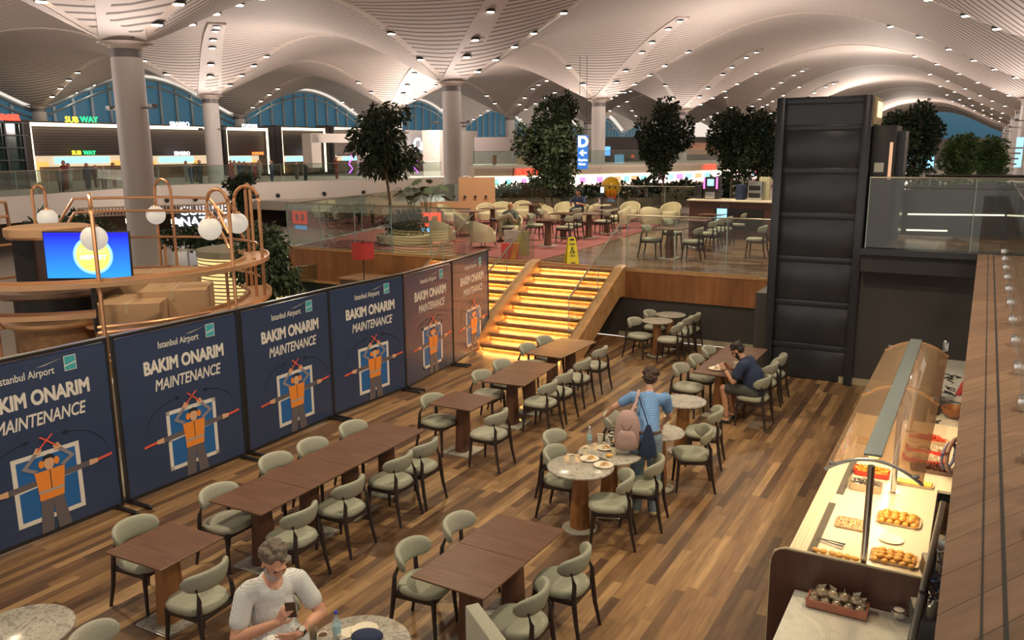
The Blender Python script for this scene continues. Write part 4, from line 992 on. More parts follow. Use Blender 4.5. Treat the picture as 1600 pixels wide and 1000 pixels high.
# walls and upper storey behind them
up = [Vector((p.x, p.y, 0))+Vector((p.x, p.y, 0)).normalized()*1.0 for p in pts]
mb = MB(); mb.loft([[Vector((p.x, p.y, 3.15)), Vector((p.x*1.2, p.y*1.2, 3.15)), Vector((p.x*1.2, p.y*1.2, 3.28)), Vector((p.x, p.y, 3.28))] for p in up]); struct(mb.build('floor_upper_gallery', M_band, smooth=False))
for k in range(0, 7, 2):
    i1 = min(k+2, 7); glass_run(up[k], up[i1], 3.28, .85, 4, ['gallery glass railing above the white counter shop', 'gallery glass railing behind the blue gate sign', 'gallery glass railing above the yellow ball', 'gallery glass railing above the pink lit shop'][k//2], mat=M_glassg)
M_gw = pm('taupe_wall', (.27, .23, .22), .7, 0, .05, 1)
def pxwall(name, x0, x1, y, ytop, zb, mat, y2=None):
    y2 = y2 or y; p, q = aty(x0, 250, y), aty(x1, 250, y2); zt = aty((x0+x1)/2, ytop, (y+y2)/2).z; d = q-p; d.z = 0
    mb = MB(); mb.box((0, 0, 0), (d.length, .3, zt-zb)); o = mb.build(name, mat, smooth=False); o.location = ((p.x+q.x)/2, (p.y+q.y)/2, (zt+zb)/2); o.rotation_euler = (0, 0, math.atan2(d.y, d.x)); return o
struct(pxwall('wall_gallery', 742, 900, 62, 214, 0, M_gw)); struct(pxwall('wall_gallery_back', 940, 1220, 84, 214, 0, pm('gallery_dark', (.13, .115, .11), .7, 0, .3, .5), 92))
o = tag(pxwall('wood_kiosk', 808, 831, 55, 244, 3.28, pm('kiosk_wood', (.5, .36, .24), .5)), 'small pale wooden kiosk standing before the taupe gallery wall', 'kiosk')
o = tag(pxwall('steel_cabinet', 769, 776, 55, 242, 3.28, pm('rust_panel', (.30, .17, .11), .5)), 'narrow brown cabinet left of the pale wooden kiosk', 'cabinet')
# terracotta canopy in the far middle
for k in range(7):
    o = pxwall('canopy_slat_fin', 1072-k*1, 1128+k*2, 76-k*1.2, 226+k*1.2-3, aty(1100, 229+k*1.6, 76).z-.1, pm('terracotta_fin', (.55, .30, .20), .5)); tag(o, 'stepped terracotta canopy fin above the far gallery', 'canopy', 'terracotta canopy fins')
# blue hanging gate sign
gs = empty('gate_sign', aty(910.5, 238, 29), .12, 'tall blue hanging sign with white letter D and left arrow', 'sign')
mb = MB(); mb.box((0, 0, 0), (.36, .07, 1.14), bev=.01); mb.build('sign_box', M_sgb, gs, smooth=False)
text('lettering', 'D', .50, M_sgw, gs, frame_m((0, -.05, .34), (1, 0, 0), (0, 0, 1)), .02, depth=.005)
mb = MB(); mb.prism([(-.13, 0), (-.015, .11), (.03, .08), (-.045, .025), (.13, .025), (.13, -.025), (-.045, -.025), (.03, -.08), (-.015, -.11)], (0, -.05, -.02), (1, 0, 0), (0, 0, 1), .005); mb.build('arrow', M_sgw, gs, smooth=False)
text('lettering', 'Kapıları', .105, M_sgw, gs, frame_m((0, -.05, -.26), (1, 0, 0), (0, 0, 1)), .004, depth=.004); text('lettering', 'Gates', .105, M_sgw, gs, frame_m((-.03, -.05, -.40), (1, 0, 0), (0, 0, 1)), .004, depth=.004)
mb = MB(); mb.tube([(-.12, 0, .5), (-.12, 0, 3.2)], .008, 5); mb.tube([(.12, 0, .5), (.12, 0, 3.2)], .008, 5); mb.build('hanger', M_black, gs)
o = pxwall('departure_screen', 940, 953, 60, 229, aty(946, 243, 60).z, em('screen_blue', (.10, .32, .85), 1.3)); tag(o, 'small blue departure screen just right of the pale column', 'screen')
# yellow ball with painted face
yb = empty('yellow_ball', aty(955, 292, 36), 0, 'big glossy yellow ball sculpture behind the planted hedge', 'sculpture')
mb = MB(); mb.ball((0, 0, 0), .44, 24); mb.build('ball', pm('ball_yellow', (.85, .50, .02), .3), yb)
mb = MB(); mb.box((-.13, -.43, .0), (.05, .03, .10)); mb.box((.13, -.41, .0), (.05, .03, .10)); mb.build('dark_mark', M_black, yb)
mb = MB(); mb.lathe([(.10, -.6), (.10, -.3)], n=12); mb.build('stand', M_steel, yb)
# hedge planters along the back of the raised level
M_stone = pm('planter_stone', (.30, .27, .20), .6, 0, .1, 3)
for k, (x0, x1, yp, hh, lb) in enumerate(((776, 850, 309, .75, 'planted hedge behind the lounge, left of the dense tree'), (852, 935, 309, .65, 'planted hedge under the dense tree behind the lounge'), (938, 1015, 309, .75, 'planted hedge in front of the yellow ball'),
                                      (1018, 1098, 306, .75, 'planted hedge right of the yellow ball up to the coffee bar'), (1101, 1200, 300, .6, 'planted greenery behind the coffee bar'))):
    p, q = at(x0, yp+14, UPZ), at(x1, yp+14, UPZ); c = (p+q)/2; d = q-p
    e = empty('hedge_planter', c, math.atan2(d.y, d.x), lb, 'planter'); L_ = d.length
    mb = MB(); mb.box((0, 0, .22), (L_, .5, .45), bev=.03); mb.build('trough', M_stone, e)
    bl = [(Vector((-L_/2+L_*(q_+.5)/8, 0, .45+hh*.35)), (L_/11, .35, hh*R.uniform(.35, .6))) for q_ in range(8)]
    leaf_cloud('foliage', M_leaf, e, bl, 900, .2, 0, 50+k)
    if k in (0, 2): leaf_cloud('flower', pm('red_flower', (.6, .04, .03), .6), e, bl, 60, .09, 0, 70+k)
for k, (x, h, lb) in enumerate(((835, 1.35, 'palm like plant left of the dense tree trunk'), (1011, 1.2, 'palm like plant left of the upright tree trunk'), (1066, 1.1, 'palm like plant right of the upright tree trunk'), (1125, 1.5, 'palm like plant above the coffee machine'))):
    p = at(x, 318, UPZ); bush(p, 1.2, h, lb, 90+k, 160, size=.42, name='palm_plant')
# timber partition beside the second column
o = pxwall('timber_partition', 716, 773, 33.5, 277, UPZ, pm('partition_ply', (.52, .30, .17), .5, 0, .06, 1)); tag(o, 'pale timber partition standing right of the middle column', 'partition')
for k, x in enumerate((724, 738, 750, 762)):
    mb = MB(); mb.lathe([(.05, -.1), (.05, .06)], n=10); b_ = mb.build('knob', M_black, o); b_.rotation_euler = (PI/2, 0, 0); b_.location = (-.9+k*.42, -.2, .05)
o = pxwall('timber_partition', 655, 716, 33.5, 315, UPZ, MATS['partition_ply'].copy()); tag(o, 'low timber partition left of the middle column behind plants', 'partition')
# ------------------------------------------------------------------ cream armchairs, raised-level tables and chairs
def mk_arm():
    e = empty('armchair', (0, 0, 0), 0); e['category'] = 'armchair'
    rings = []; n = 26
    for k in range(n+1):
        t = -1+2*k/n; ang = PI+t*1.75; top = .76-.22*abs(t)**1.8
        ring = []
        for r_, z in ((.31, .17), (.345, .17), (.375, .40), (.385, top-.02), (.365, top), (.335, top-.02), (.32, .42)):
            ring.append(Vector((r_*math.cos(ang)*1.0, r_*math.sin(ang), z)))
        rings.append(ring)
    mb = MB(); mb.loft(rings); mb.build('shell', M_cream, e, angle=50)
    mb = MB(); mb.loft([[Vector((x*k+.03, y*k, z)) for x, y in superellipse(.31, .30, 24, 3)] for k, z in ((.98, .17), (1, .36), (.99, .41), (.92, .44), (.7, .45))]); mb.build('seat', M_cream, e, angle=60)
    for sx in (-1, 1):
        for sy in (-1, 1):
            mb = MB(); mb.tube([(sx*.27, sy*.26, 0), (sx*.22, sy*.21, .19)], [.010, .017], 8); mb.build('leg', M_leg, e)
    return e
am = Kind(mk_arm)
def place_px(k, px, py, yaw, label, z0=UPZ):
    p = at(px, py, z0); return k.put(p, YAW+math.radians(yaw), label)
AMS = [(692, 384, 75, 'leftmost cream armchair seen from behind on the raised level'), (755, 387, 70, 'cream armchair seen from behind beside the reclining man'), (728, 369, 20, 'cream armchair behind the two that turn their backs'),
       (797, 376, -80, 'cream armchair in which the reclining man sits'), (700, 352, 0, 'cream armchair at the foot of the middle column'), (760, 350, -60, 'cream armchair behind the pale table near the timber partition'),
       (785, 347, -60, 'cream armchair at back row under the timber partition'), (817, 345, -60, 'cream armchair at back row left of the dense tree trunk'), (858, 351, 10, 'cream armchair left of the person in navy polo'),
       (882, 348, -70, 'cream armchair at back row beneath the dense tree'), (918, 349, 190, 'cream armchair just right of the person in navy polo'), (968, 357, 200, 'cream armchair left of the one showing its curved back'),
       (984, 347, -80, 'cream armchair in back row below the yellow ball'), (1017, 357, 95, 'cream armchair showing its broad curved back near the single table'), (1047, 349, -90, 'rightmost cream armchair, near the coffee bar')]
for px, py, yw, lb in AMS: place_px(am, px, py, yw, lb)
UT = [(1046, 404, 0, 'nearest square table on the raised level, behind the glass right of stairs'), (1085, 386, 0, 'second table behind the nearest one on the raised level'), (1112, 374, 0, 'third table of the right row on the raised level'),
      (856, 385, 8, 'table with the wide wooden pedestal behind the yellow sign'), (880, 371, 8, 'table behind the wide pedestal one on the carpet'), (920, 372, 0, 'table left of the cream armchairs in middle of the lounge'), (948, 365, 0, 'table behind the middle lounge table by the thin black post'),
      (738, 366, 10, 'pale topped table behind the green plant and armchairs'), (770, 360, 10, 'second pale topped table near the timber partition'), (830, 352, 10, 'far table beneath the palm like plant')]
for px, py, yw, lb in UT: place_px(sqt, px, py, yw, lb)
UC = [(1006, 357, 0, 'chair left of the nearest raised level table'), (1096, 361, 182, 'front chair of the right row behind the glass'), (1118, 350, 180, 'second chair of the right row behind the glass'), (1130, 346, 180, 'third chair of the right row behind the glass'),
      (1142, 343, 180, 'fourth chair of the right row behind the glass'), (1040, 347, 0, 'chair partly hidden behind the nearest raised level table'), (1106, 332, 0, 'chair in front of the coffee bar, left'), (1168, 337, 180, 'chair in front of the coffee bar, middle'),
      (1181, 334, 180, 'chair in front of the coffee bar, by the tower'), (1196, 358, 180, 'chair cut off by the left edge of the tower'), (893, 342, 182, 'front chair right of the wide pedestal table'), (906, 338, 180, 'second chair right of the wide pedestal table'),
      (952, 333, 180, 'chair right of the middle lounge table'), (963, 330, 180, 'chair behind the one right of the middle lounge table'), (781, 340, 10, 'chair beside the reclining man'), (826, 338, 10, 'chair left of the wide pedestal table'),
      (842, 331, 8, 'chair behind the one left of wide pedestal table'), (905, 329, 178, 'chair before the person in navy polo')]
for px, py, yw, lb in UC: chair(ch, px, py, yw, lb, UPZ)
# yellow wet floor sign
e = empty('wet_floor_sign', at(893, 411, UPZ), .15, 'yellow A frame wet floor sign at the top of the lit staircase', 'sign')
for s, nm in ((-1, 'front_panel'), (1, 'back_panel')):
    mb = MB(); mb.loft([[Vector((x, s*(.16*(1-z/.62)+.01)+dy, z)) for x, z in ((-.15, 0), (-.06, 0), (-.05, .04), (.05, .04), (.06, 0), (.15, 0), (.09, .60), (.05, .62), (-.05, .62), (-.09, .60))] for dy in (0, .015)]); mb.build(nm, M_yel, e, smooth=False)
mb = MB()
def sp(x, z): return Vector((x, -(.16*(1-z/.62)+.01)-.004, z))
for poly in ([(-.05, .54), (.05, .54), (.05, .585), (-.05, .585)], [(-.07, .46), (.07, .46), (.07, .475), (-.07, .475)], [(-.055, .435), (.055, .435), (.055, .447), (-.055, .447)], [(-.06, .20), (.06, .20), (.055, .212), (-.055, .212)], [(-.05, .17), (.05, .17), (.05, .182), (-.05, .182)],
             [(-.07, .25), (.07, .25), (.065, .262), (-.065, .262)], [(-.055, .27), (-.035, .27), (.01, .35), (.035, .36), (.0, .40), (-.02, .39), (-.03, .33)], [(0.01, .27), (.055, .27), (.02, .33), (.0, .32)]):
    mb.loft([[sp(x, z) for x, z in poly], [sp(x, z)+Vector((0, -.002, 0)) for x, z in poly]])
mb.build('printed_warning', M_black, e, smooth=False)
# planter with round bush, tall monstera behind
pp = at(634, 381, UPZ); e = empty('round_planter', pp, 0, 'low round cream planter filled with dark bush on the raised level', 'planter')
mb = MB(); mb.lathe([(.62, 0), (.70, .05), (.74, .27), (.68, .29), (.66, .22)], n=40, sx=1.15); mb.build('bowl', M_cream, e)
leaf_cloud('foliage', M_leaf, e, [(Vector((0, 0, .55)), (.62, .5, .42)), (Vector((.2, .1, .7)), (.35, .35, .3)), (Vector((-.25, 0, .6)), (.3, .3, .25))], 1700, .10, 0, 41)
bigleaf(at(668, 352, UPZ), 1.7, 'tall broad leaved plant behind the round planter', 5, 10, ls=.55, spread=.75)
bigleaf(at(643, 352, UPZ), 1.5, 'broad leaved plant next to the slender tree trunk', 6, 7, ls=.5, spread=.5)
bigleaf(at(752, 420, 1.05), .55, 'small green plant between banner and left stair flight', 8, 7, M_leaf2, ls=.34, spread=.35)
bigleaf(Vector(W(-10.6, 15.3, 0)), .75, 'green plant at the foot of the left stair flight', 9, 8, M_leaf2, ls=.36, spread=.35)
e = empty('red_reflection_panel', aty(672, 343, 27.5), .1, 'red glowing stand-in for a reflection with two dark square openings behind the round planter', 'sign')  # glowing panel and its post added in place of a reflection in the glass
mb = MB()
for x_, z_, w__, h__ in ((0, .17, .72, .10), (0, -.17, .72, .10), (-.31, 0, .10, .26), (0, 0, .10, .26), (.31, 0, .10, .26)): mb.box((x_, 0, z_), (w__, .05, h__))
mb.build('red_frame', em('panel_red', (1.0, .07, .03), 1.1), e, smooth=False); mb = MB(); mb.box((0, .03, -.36), (.6, .04, .16)); mb.build('blue_glow', em('panel_blue', (.15, .5, .95), 1.0), e, smooth=False)
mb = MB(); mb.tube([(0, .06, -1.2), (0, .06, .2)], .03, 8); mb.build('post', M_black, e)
# thin black post with screen, lounge side table
e = empty('charging_post', at(940, 352, UPZ), 0, 'thin black post with small pale shelf among the armchairs', 'post')
mb = MB(); mb.tube([(0, 0, 0), (0, 0, 1.35)], .045, 10); mb.build('post', M_black, e); mb = MB(); mb.lathe([(.34, .70), (.34, .73)], n=20); mb.build('shelf', M_cream, e); mb = MB(); mb.box((0, -.03, 1.25), (.12, .06, .2), bev=.01); mb.build('screen', em('pale_screen', (.5, .7, .9), .9), e)
# coffee bar
cb0, cb1 = at(1092, 372, UPZ), at(1200, 378, UPZ); d = cb1-cb0; e = empty('coffee_bar', (cb0+cb1)/2+Vector((.2, .6, 0)), math.atan2(d.y, d.x), 'dark wooden coffee bar with pale top behind the raised dining tables', 'bar counter'); L_ = d.length+.5
mb = MB(); mb.box((0, 0, .55), (L_, .8, 1.1)); mb.build('body', M_endw, e, smooth=False); mb = MB(); mb.box((0, -.02, 1.125), (L_+.1, .95, .05), bev=.01); mb.build('worktop', M_white, e)
mb = MB(); mb.box((.25, -.41, .60), (1.5, .04, .6)); mb.build('fridge_recess', M_black, e, smooth=False)
mb = MB(); mb.box((-.25, -.44, .72), (.3, .03, .35)); mb.build('screen', M_sgc, e, smooth=False)
def onbar(name, x, label, cat, parts):
    o = empty(name, e.matrix_basis @ Vector((x, 0, 1.152)), e.rotation_euler.z, label, cat)
    for nm, c, dm, m_, b_ in parts: mb = MB(); mb.box(c, dm, bev=b_); mb.build(nm, m_, o)
    return o
onbar('coffee_machine', -L_*.28, 'tall coffee machine with pink lit sides on the bar', 'coffee machine', [('body', (0, 0, .33), (.42, .4, .66), M_black, .02), ('front', (0, -.21, .12), (.3, .03, .2), M_steel, .005), ('screen', (0, -.21, .50), (.2, .02, .2), M_sgc, 0), ('light_bar', (-.2, -.21, .48), (.04, .03, .34), M_pink, 0), ('light_bar', (.2, -.21, .48), (.04, .03, .34), M_pink, 0)])
onbar('grinder', -L_*.44, 'black box grinder left of the pink lit coffee machine', 'appliance', [('body', (0, 0, .2), (.25, .3, .4), M_black, .02)])
onbar('milk_fridge', L_*.06, 'dark blue machine in the middle of the coffee bar', 'appliance', [('body', (0, 0, .22), (.22, .35, .44), M_navy, .02)])
onbar('oven_stack', L_*.24, 'steel stacked oven on the coffee bar', 'oven', [('body', (0, 0, .27), (.42, .4, .54), M_steel, .01), ('door', (0, -.21, .14), (.34, .02, .14), M_black, .005), ('door', (0, -.21, .36), (.34, .02, .14), M_black, .005)])
onbar('paper_bag', L_*.30, 'cream tall box behind the steel oven', 'box', [('body', (0, .25, .33), (.3, .2, .66), M_cream, .01)])
o = tag(MB().lathe([(.05, 0), (.09, .06), (.05, .14)], n=14).build('flower_vase', M_white), 'small vase of cream flowers before the coffee bar', 'vase'); o.location = at(1136, 333, UPZ+.752); fl = leaf_cloud('flower', M_cream, o, [(Vector((0, 0, .22)), (.2, .2, .12))], 160, .07, 0, 77)

# shopping bags by the reclining man
for k, (px, py, w_, h, m_, lb, rope) in enumerate(((797, 405, .42, .40, pm('red_bag', (.50, .05, .045), .6), 'red paper carrier bag in front of the reclining man', 1), (818, 399, .30, .62, pm('kraft_bag', (.30, .27, .13), .6), 'tall kraft coloured bag right of the red bag', 1), (799, 388, .40, .50, pm('silver_bag', (.34, .31, .30), .4, 0, .5, 6), 'crumpled silver bag behind the red bag', 0))):
    o = empty('shopping_bag', at(px, py, UPZ), .1, lb, 'bag'); mb = MB()
    mb.loft([[Vector((x*s_, y*t_, z)) for x, y in ((-w_/2, -.09), (w_/2, -.09), (w_/2, .09), (-w_/2, .09))] for s_, t_, z in ((.95, 1, 0), (1, 1, h*.5), (1.0, .8, h))]); mb.build('body', m_, o, smooth=False)
    if rope: mb = MB(); mb.tube([(w_*.22*math.cos(t/8*PI), -.07, h+.10*math.sin(t/8*PI)) for t in range(9)], .006, 5); mb.build('handle', M_black, o)

# ------------------------------------------------------------------ bench, red lamp, low glass at the left
struct(wallbox('trim_13', -17.1, -10.95, 17.13, 17.23, .6, .66, M_string))
e = empty('timber_bench_block', W(-12.6, 16.4, 0), YAW, 'long dark timber bench block in front of the panelled fascia behind the banners', 'bench')
mb = MB(); mb.box((0, 0, .50), (3.0, .9, 1.0), bev=.01); mb.build('body', M_endw, e); mb = MB(); mb.box((0, 0, 1.02), (3.05, .95, .05), bev=.01); mb.build('top', M_stairw, e)
p = aty(567, 392, 19.5); e = empty('floor_lamp', (p.x, p.y, 0), 0, 'standing lamp with red drum shade in front of the timber fascia', 'lamp')
mb = MB(); mb.lathe([(.265, p.z-.18), (.265, p.z+.18), (.255, p.z+.18), (.255, p.z-.18)], n=32); mb.build('lamp_shade', M_red, e); mb = MB(); mb.tube([(0, 0, .02), (0, 0, p.z+.2)], .013, 8); mb.ball((0, 0, p.z+.22), .022, 8); mb.build('pole', M_black, e)
mb = MB(); mb.lathe([(.17, 0), (.17, .02), (.03, .04)], n=24); mb.build('base', M_black, e)
glass_run(at(300, 437, 1.1), at(511, 411, 1.1), 0, 1.1, 4, 'glass balustrade below the drooping tree at left of the bench', mat=M_glassg)

# ------------------------------------------------------------------ copper frame with globes, kiosk, television, boxes
RC = Vector((-6.95, 13.75, 0)); RR = 2.70
fr = empty('copper_ring_frame', RC, 0, 'tall round copper pipe frame with curved trays around the television kiosk', 'frame')
def arcp(r_, z, a0, a1, n=40): return [(r_*math.cos(a0+(a1-a0)*k/n), r_*math.sin(a0+(a1-a0)*k/n), z) for k in range(n+1)]
def tray(r_, w_, z, a0, a1, name, th=.07):
    mb = MB(); rings = []
    for k in range(61):
        a_ = a0+(a1-a0)*k/60; c, s = math.cos(a_), math.sin(a_)
        rings.append([Vector((c*q, s*q, zz)) for q, zz in ((r_-w_/2, z), (r_+w_/2, z), (r_+w_/2, z+th), (r_+w_/2-.02, z+th), (r_+w_/2-.02, z+.015), (r_-w_/2+.02, z+.015), (r_-w_/2+.02, z+th), (r_-w_/2, z+th))])
    mb.loft(rings); mb.build(name, M_copper2, fr, smooth=True, angle=30)
tray(RR-.12, .42, 2.36, -PI*1.05, .62, 'upper_tray'); tray(RR-.12, .42, 1.72, -PI*.16, .62, 'lower_tray'); tray(RR-.12, .30, 1.93, -PI*1.1, -PI*.36, 'left_lower_tray')
for z, a0, a1 in ((2.55, .5, PI*1.1), (1.95, .5, PI), (1.36, -PI, .4), (1.28, -PI, .4), (1.78, -PI*.36, -PI*.16), (1.70, -PI*.36, -PI*.16)): mb = MB(); mb.tube(arcp(RR-.05, z, a0, a1), .024, 7); mb.build('ring_rail', M_copper, fr)
GL = []
for ang in (-63, -18, 8, 40, 88, 135, 180, 232):
    a_ = math.radians(ang); c, s = math.cos(a_), math.sin(a_); tx, ty = -s, c; x, y = RR*c, RR*s
    mb = MB(); g = .11 if ang != 88 else .16; top = 3.62
    pts = [(x-tx*g, y-ty*g, 0)]+[(x-tx*g*math.cos(q*PI/8), y-ty*g*math.cos(q*PI/8), top-.3+g*1.6*math.sin(q*PI/8)+.1) for q in range(9)]+[(x+tx*g, y+ty*g, 0)]
    if ang in (-63, -18, 8, 232): pts = [(x, y, 0), (x, y, top-.25)]+[(x*(1-.075*(1-math.cos(q*PI/8))), y*(1-.075*(1-math.cos(q*PI/8))), top-.25+.25*math.sin(q*PI/8)) for q in range(1, 9)]+[(x*.85, y*.85, 3.2)]
    mb.tube(pts, .030, 8); mb.build('hoop_post', M_copper, fr)
    mb = MB(); mb.tube([(x*.95, y*.95, 0), (x*.95, y*.95, 2.4)], .024, 7); mb.build('inner_post', M_copper, fr)
    if ang in (-63, -18, 8, 88, 180, 135): GL.append((x*.86, y*.86, 3.02, ang))
for z0, w_ in ((3.35, .9), (3.10, 1.1)):
    for a0, a1 in ((45, 130), (-10, 30), (150, 215)):
        A_, B_ = math.radians(a0), math.radians(a1); n = 14
        mb = MB(); pts = [(RR*.9*math.cos(A_), RR*.9*math.sin(A_), z0-.45)]+[(RR*.8*math.cos(A_+(B_-A_)*k/n), RR*.8*math.sin(A_+(B_-A_)*k/n), z0) for k in range(1, n)]+[(RR*.9*math.cos(B_), RR*.9*math.sin(B_), z0-.45)]
        mb.tube(pts, .026, 7); mb.build('top_rail', M_copper, fr)
gk = None
GLL = {-63: 'white globe lamp hanging before the television', -18: 'front white globe lamp of the two at right of the copper frame', 8: 'rear white globe lamp of the two at right of the copper frame', 88: 'white globe lamp in front of the big column', 180: 'white globe lamp far left on the copper frame', 135: 'white globe lamp at back left of the copper frame'}
def mk_globe():
    e = empty('globe_lamp', (0, 0, 0), 0); e['category'] = 'lamp'
    mb = MB(); mb.ball((0, 0, 0), .178, 28); mb.build('globe', M_globe, e); mb = MB(); mb.lathe([(.075, .155), (.06, .19), (.02, .20), (.02, .26)], n=18); mb.build('cap', M_copper, e); return e
gk = Kind(mk_globe)
for x, y, z, ang in GL: gk.put(RC+Vector((x, y, z-.02)), 0, GLL[ang])
# kiosk
kc = aty(84, 430, 13.4); e = empty('round_kiosk', (kc.x, kc.y, 0), 0, 'round dark kiosk with copper canopy and wooden base inside the copper frame', 'kiosk')
mb = MB(); mb.lathe([(.66, 0), (.66, 1.35), (.70, 1.45)], n=40); mb.build('base', M_stairw, e)
mb = MB(); mb.lathe([(.62, 1.55), (.62, 1.95)], n=40); mb.build('black_drum', M_black, e)
mb = MB(); mb.lathe([(.78, 1.46), (.82, 1.50), (.82, 1.55), (.74, 1.57)], n=40); mb.build('ring_shelf', M_copper2, e)
mb = MB(); mb.lathe([(.95, 1.96), (1.0, 2.0), (1.0, 2.07), (.9, 2.09)], n=40); mb.build('counter_ring', pm('bronze', (.20, .13, .10), .3, .5), e)
mb = MB(); mb.lathe([(.25, 2.08), (.25, 2.86)], n=24); mb.build('core', M_endw, e)
for q in range(4): mb = MB(); a_ = q*PI/2+.5; mb.box((.38*math.cos(a_), .38*math.sin(a_), 2.48), (.30, .05, .80), rz=a_); mb.build('shelf_wall', M_endw if q % 2 else M_black, e, smooth=False)
mb = MB(); mb.lathe([(.60, 2.86), (.64, 2.90), (.64, 3.02), (.58, 3.04)], n=40); mb.build('canopy', M_copper2, e)
for s_, dx in ((1, -.92), (2, .95), (3, .86)):
    zz = 1.42 if s_ < 3 else .95
    mb = MB(); mb.lathe([(.36, zz), (.38, zz+.02), (.36, zz+.05)], (dx, -.2, 0), n=28); mb.tube([(dx, -.2, 0), (dx, -.2, zz+.01)], .04, 8); mb.build('side_table', pm('salmon_top', (.62, .30, .18), .4), e)
# television
tvc = aty(137, 399, 12.35); e = empty('television', tvc, .05, 'large television showing a yellow round badge on bright blue', 'television'); e.rotation_euler = (0, math.radians(.8), math.radians(6))
mb = MB(); mb.box((0, .03, 0), (1.24, .05, .72), bev=.005); mb.build('casing', M_black, e)
mt, nt, B_, N_, L__ = _nt('tv_picture'); tc = N_.new('ShaderNodeTexCoord'); sp_ = N_.new('ShaderNodeSeparateXYZ'); L__.new(tc.outputs['Object'], sp_.inputs[0])
mr = N_.new('ShaderNodeMapRange'); mr.inputs[1].default_value = -.35; mr.inputs[2].default_value = .30; L__.new(sp_.outputs[2], mr.inputs[0]); cr = ramp(N_, [(0, (.02, .28, .95)), (1, (.005, .012, .80))]); L__.new(mr.outputs[0], cr.inputs[0])
L__.new(cr.outputs[0], B_.inputs['Emission Color']); B_.inputs['Emission Strength'].default_value = 1.0; B_.inputs['Base Color'].default_value = (0, 0, 0, 1)
mb = MB(); mb.box((0, 0, 0), (1.20, .012, .68)); scr = mb.build('screen', mt, e, smooth=False)
mb = MB(); circ = lambda r_: [(r_*math.cos(k*PI/24)+.08, r_*math.sin(k*PI/24)-.0) for k in range(48)]
mb.prism(circ(.285), (0, -.008, 0), (1, 0, 0), (0, 0, 1), .001, 0); mb.prism(circ(.245), (0, -.0095, 0), (1, 0, 0), (0, 0, 1), .001, 1); bdg = mb.build('badge', [em('tv_light', (.25, .55, .95), 1), em('tv_yellow', (.80, .72, .12), 1)], scr, smooth=False)
text('badge_lettering', 'ISTANBUL', .085, em('tv_text', (.45, .55, .35), 1), scr, frame_m((.08, -.012, .07), (1, 0, 0), (0, 0, 1)), .001, depth=.001)
text('badge_lettering', 'AIRPORT', .095, em('tv_light2', (.55, .75, .95), 1), scr, frame_m((.08, -.012, -.03), (1, 0, 0), (0, 0, 1)), .003, depth=.001)
mb = MB(); mb.tube([(0, .08, -.3), (0, .08, -1.2)], .04, 8); mb.build('stand', M_black, e)
# cartons
BX = [(212, 478, 13.1, .98, 1.0, 1.88, 'large brown carton left of the pair right of the television'), (278, 470, 13.7, 1.05, .95, 1.98, 'large brown carton right of the pair beside the copper frame'), (240, 455, 14.9, 1.6, .7, 2.08, 'long brown carton at the back of the stack'), (305, 500, 12.7, .55, .5, 1.3, 'small brown carton at the right end of the carton group')]
for k, (px, py, y, w_, d_, h, lb) in enumerate(BX):
    p = aty(px, py, y); e = empty('cardboard_box', (p.x, p.y, 0), .16+.05*k, lb, 'box')
    mb = MB(); mb.box((0, 0, h/2), (w_, d_, h), bev=.006); mb.build('body', M_card, e)
    mb = MB(); mb.box((0, 0, h+.002), (.05, d_, .004)); mb.box((0, -d_/2-.002, h-.08), (.05, .004, .16)); mb.build('tape', pm('parcel_tape', (.50, .36, .22), .3), e, smooth=False)
p = aty(240, 500, 12.0); e = empty('white_chest', (p.x, p.y, 0), .15, 'long pale grey chest in front of the brown cartons', 'chest')
mb = MB(); mb.box((0, 0, .42), (1.3, .5, .84), bev=.02); mb.build('body', M_plaster, e); mb = MB(); mb.box((0, 0, .87), (1.34, .54, .06), bev=.02); mb.build('lid', M_wmar, e)
# glowing louvred drum
M_drum = stripes('glowing_louvre', (.95, .72, .30), (.10, .07, .03), 2, .085, .35, emit=.55)
p = aty(383, 440, 19.2); e = empty('louvred_drum', (p.x, p.y, -.6), 0, 'round drum with glowing horizontal louvres behind the copper frame', 'booth')
mb = MB(); mb.lathe([(1.0, 0), (1.0, 2.45)], n=48); mb.build('louvre_wall', M_drum, e); mb = MB(); mb.lathe([(1.03, 2.45), (1.03, 2.6), (.6, 2.66)], n=48); mb.build('roof', M_stone, e)
p = aty(428, 500, 18.6); e = empty('louvred_screen', (p.x, p.y, -.6), .1, 'flat glowing louvred screen right of the louvred drum', 'screen wall'); mb = MB(); mb.box((0, 0, .75), (.95, .12, 1.5)); mb.build('louvre_wall', M_drum, e, smooth=False)
bush(aty(350, 530, 15.9)-Z*.2, .9, .8, 'leafy plant between louvred drum and long banner', 33, 500, size=.16); bush(aty(405, 540, 15.6)-Z*.1, .8, .6, 'leafy plant below the louvred screen at the banner top', 34, 400, size=.16)
bush(aty(300, 384, 30)-Z*.1, 6.5, .8, 'long low hedge under the glowing arcade letters', 35, 1100, size=.22, d=1.2); bush(aty(470, 500, 19)-Z*.3, 1.0, .8, 'spiky plant below the glass by the droopy tree', 36, 300, size=.3)
# terrace clutter beyond: small white tables
for k, (px, py) in enumerate(((212, 405), (226, 398), (296, 400), (312, 392), (330, 402))):
    e = empty('terrace_table', at(px, py+22, 0), 0, ['small white terrace table left of the big column base', 'second white terrace table beside the big column', 'white terrace table right of the big column', 'white terrace table under the glowing letters', 'white terrace table beside the louvred drum'][k], 'table')
    mb = MB(); mb.lathe([(.33, .72), (.34, .74), (.33, .76)], n=24); mb.build('tabletop', M_white, e); mb = MB(); mb.tube([(0, 0, 0), (0, 0, .73)], .03, 8); mb.lathe([(.2, 0), (.2, .02)], n=16); mb.build('stand', M_steel, e)

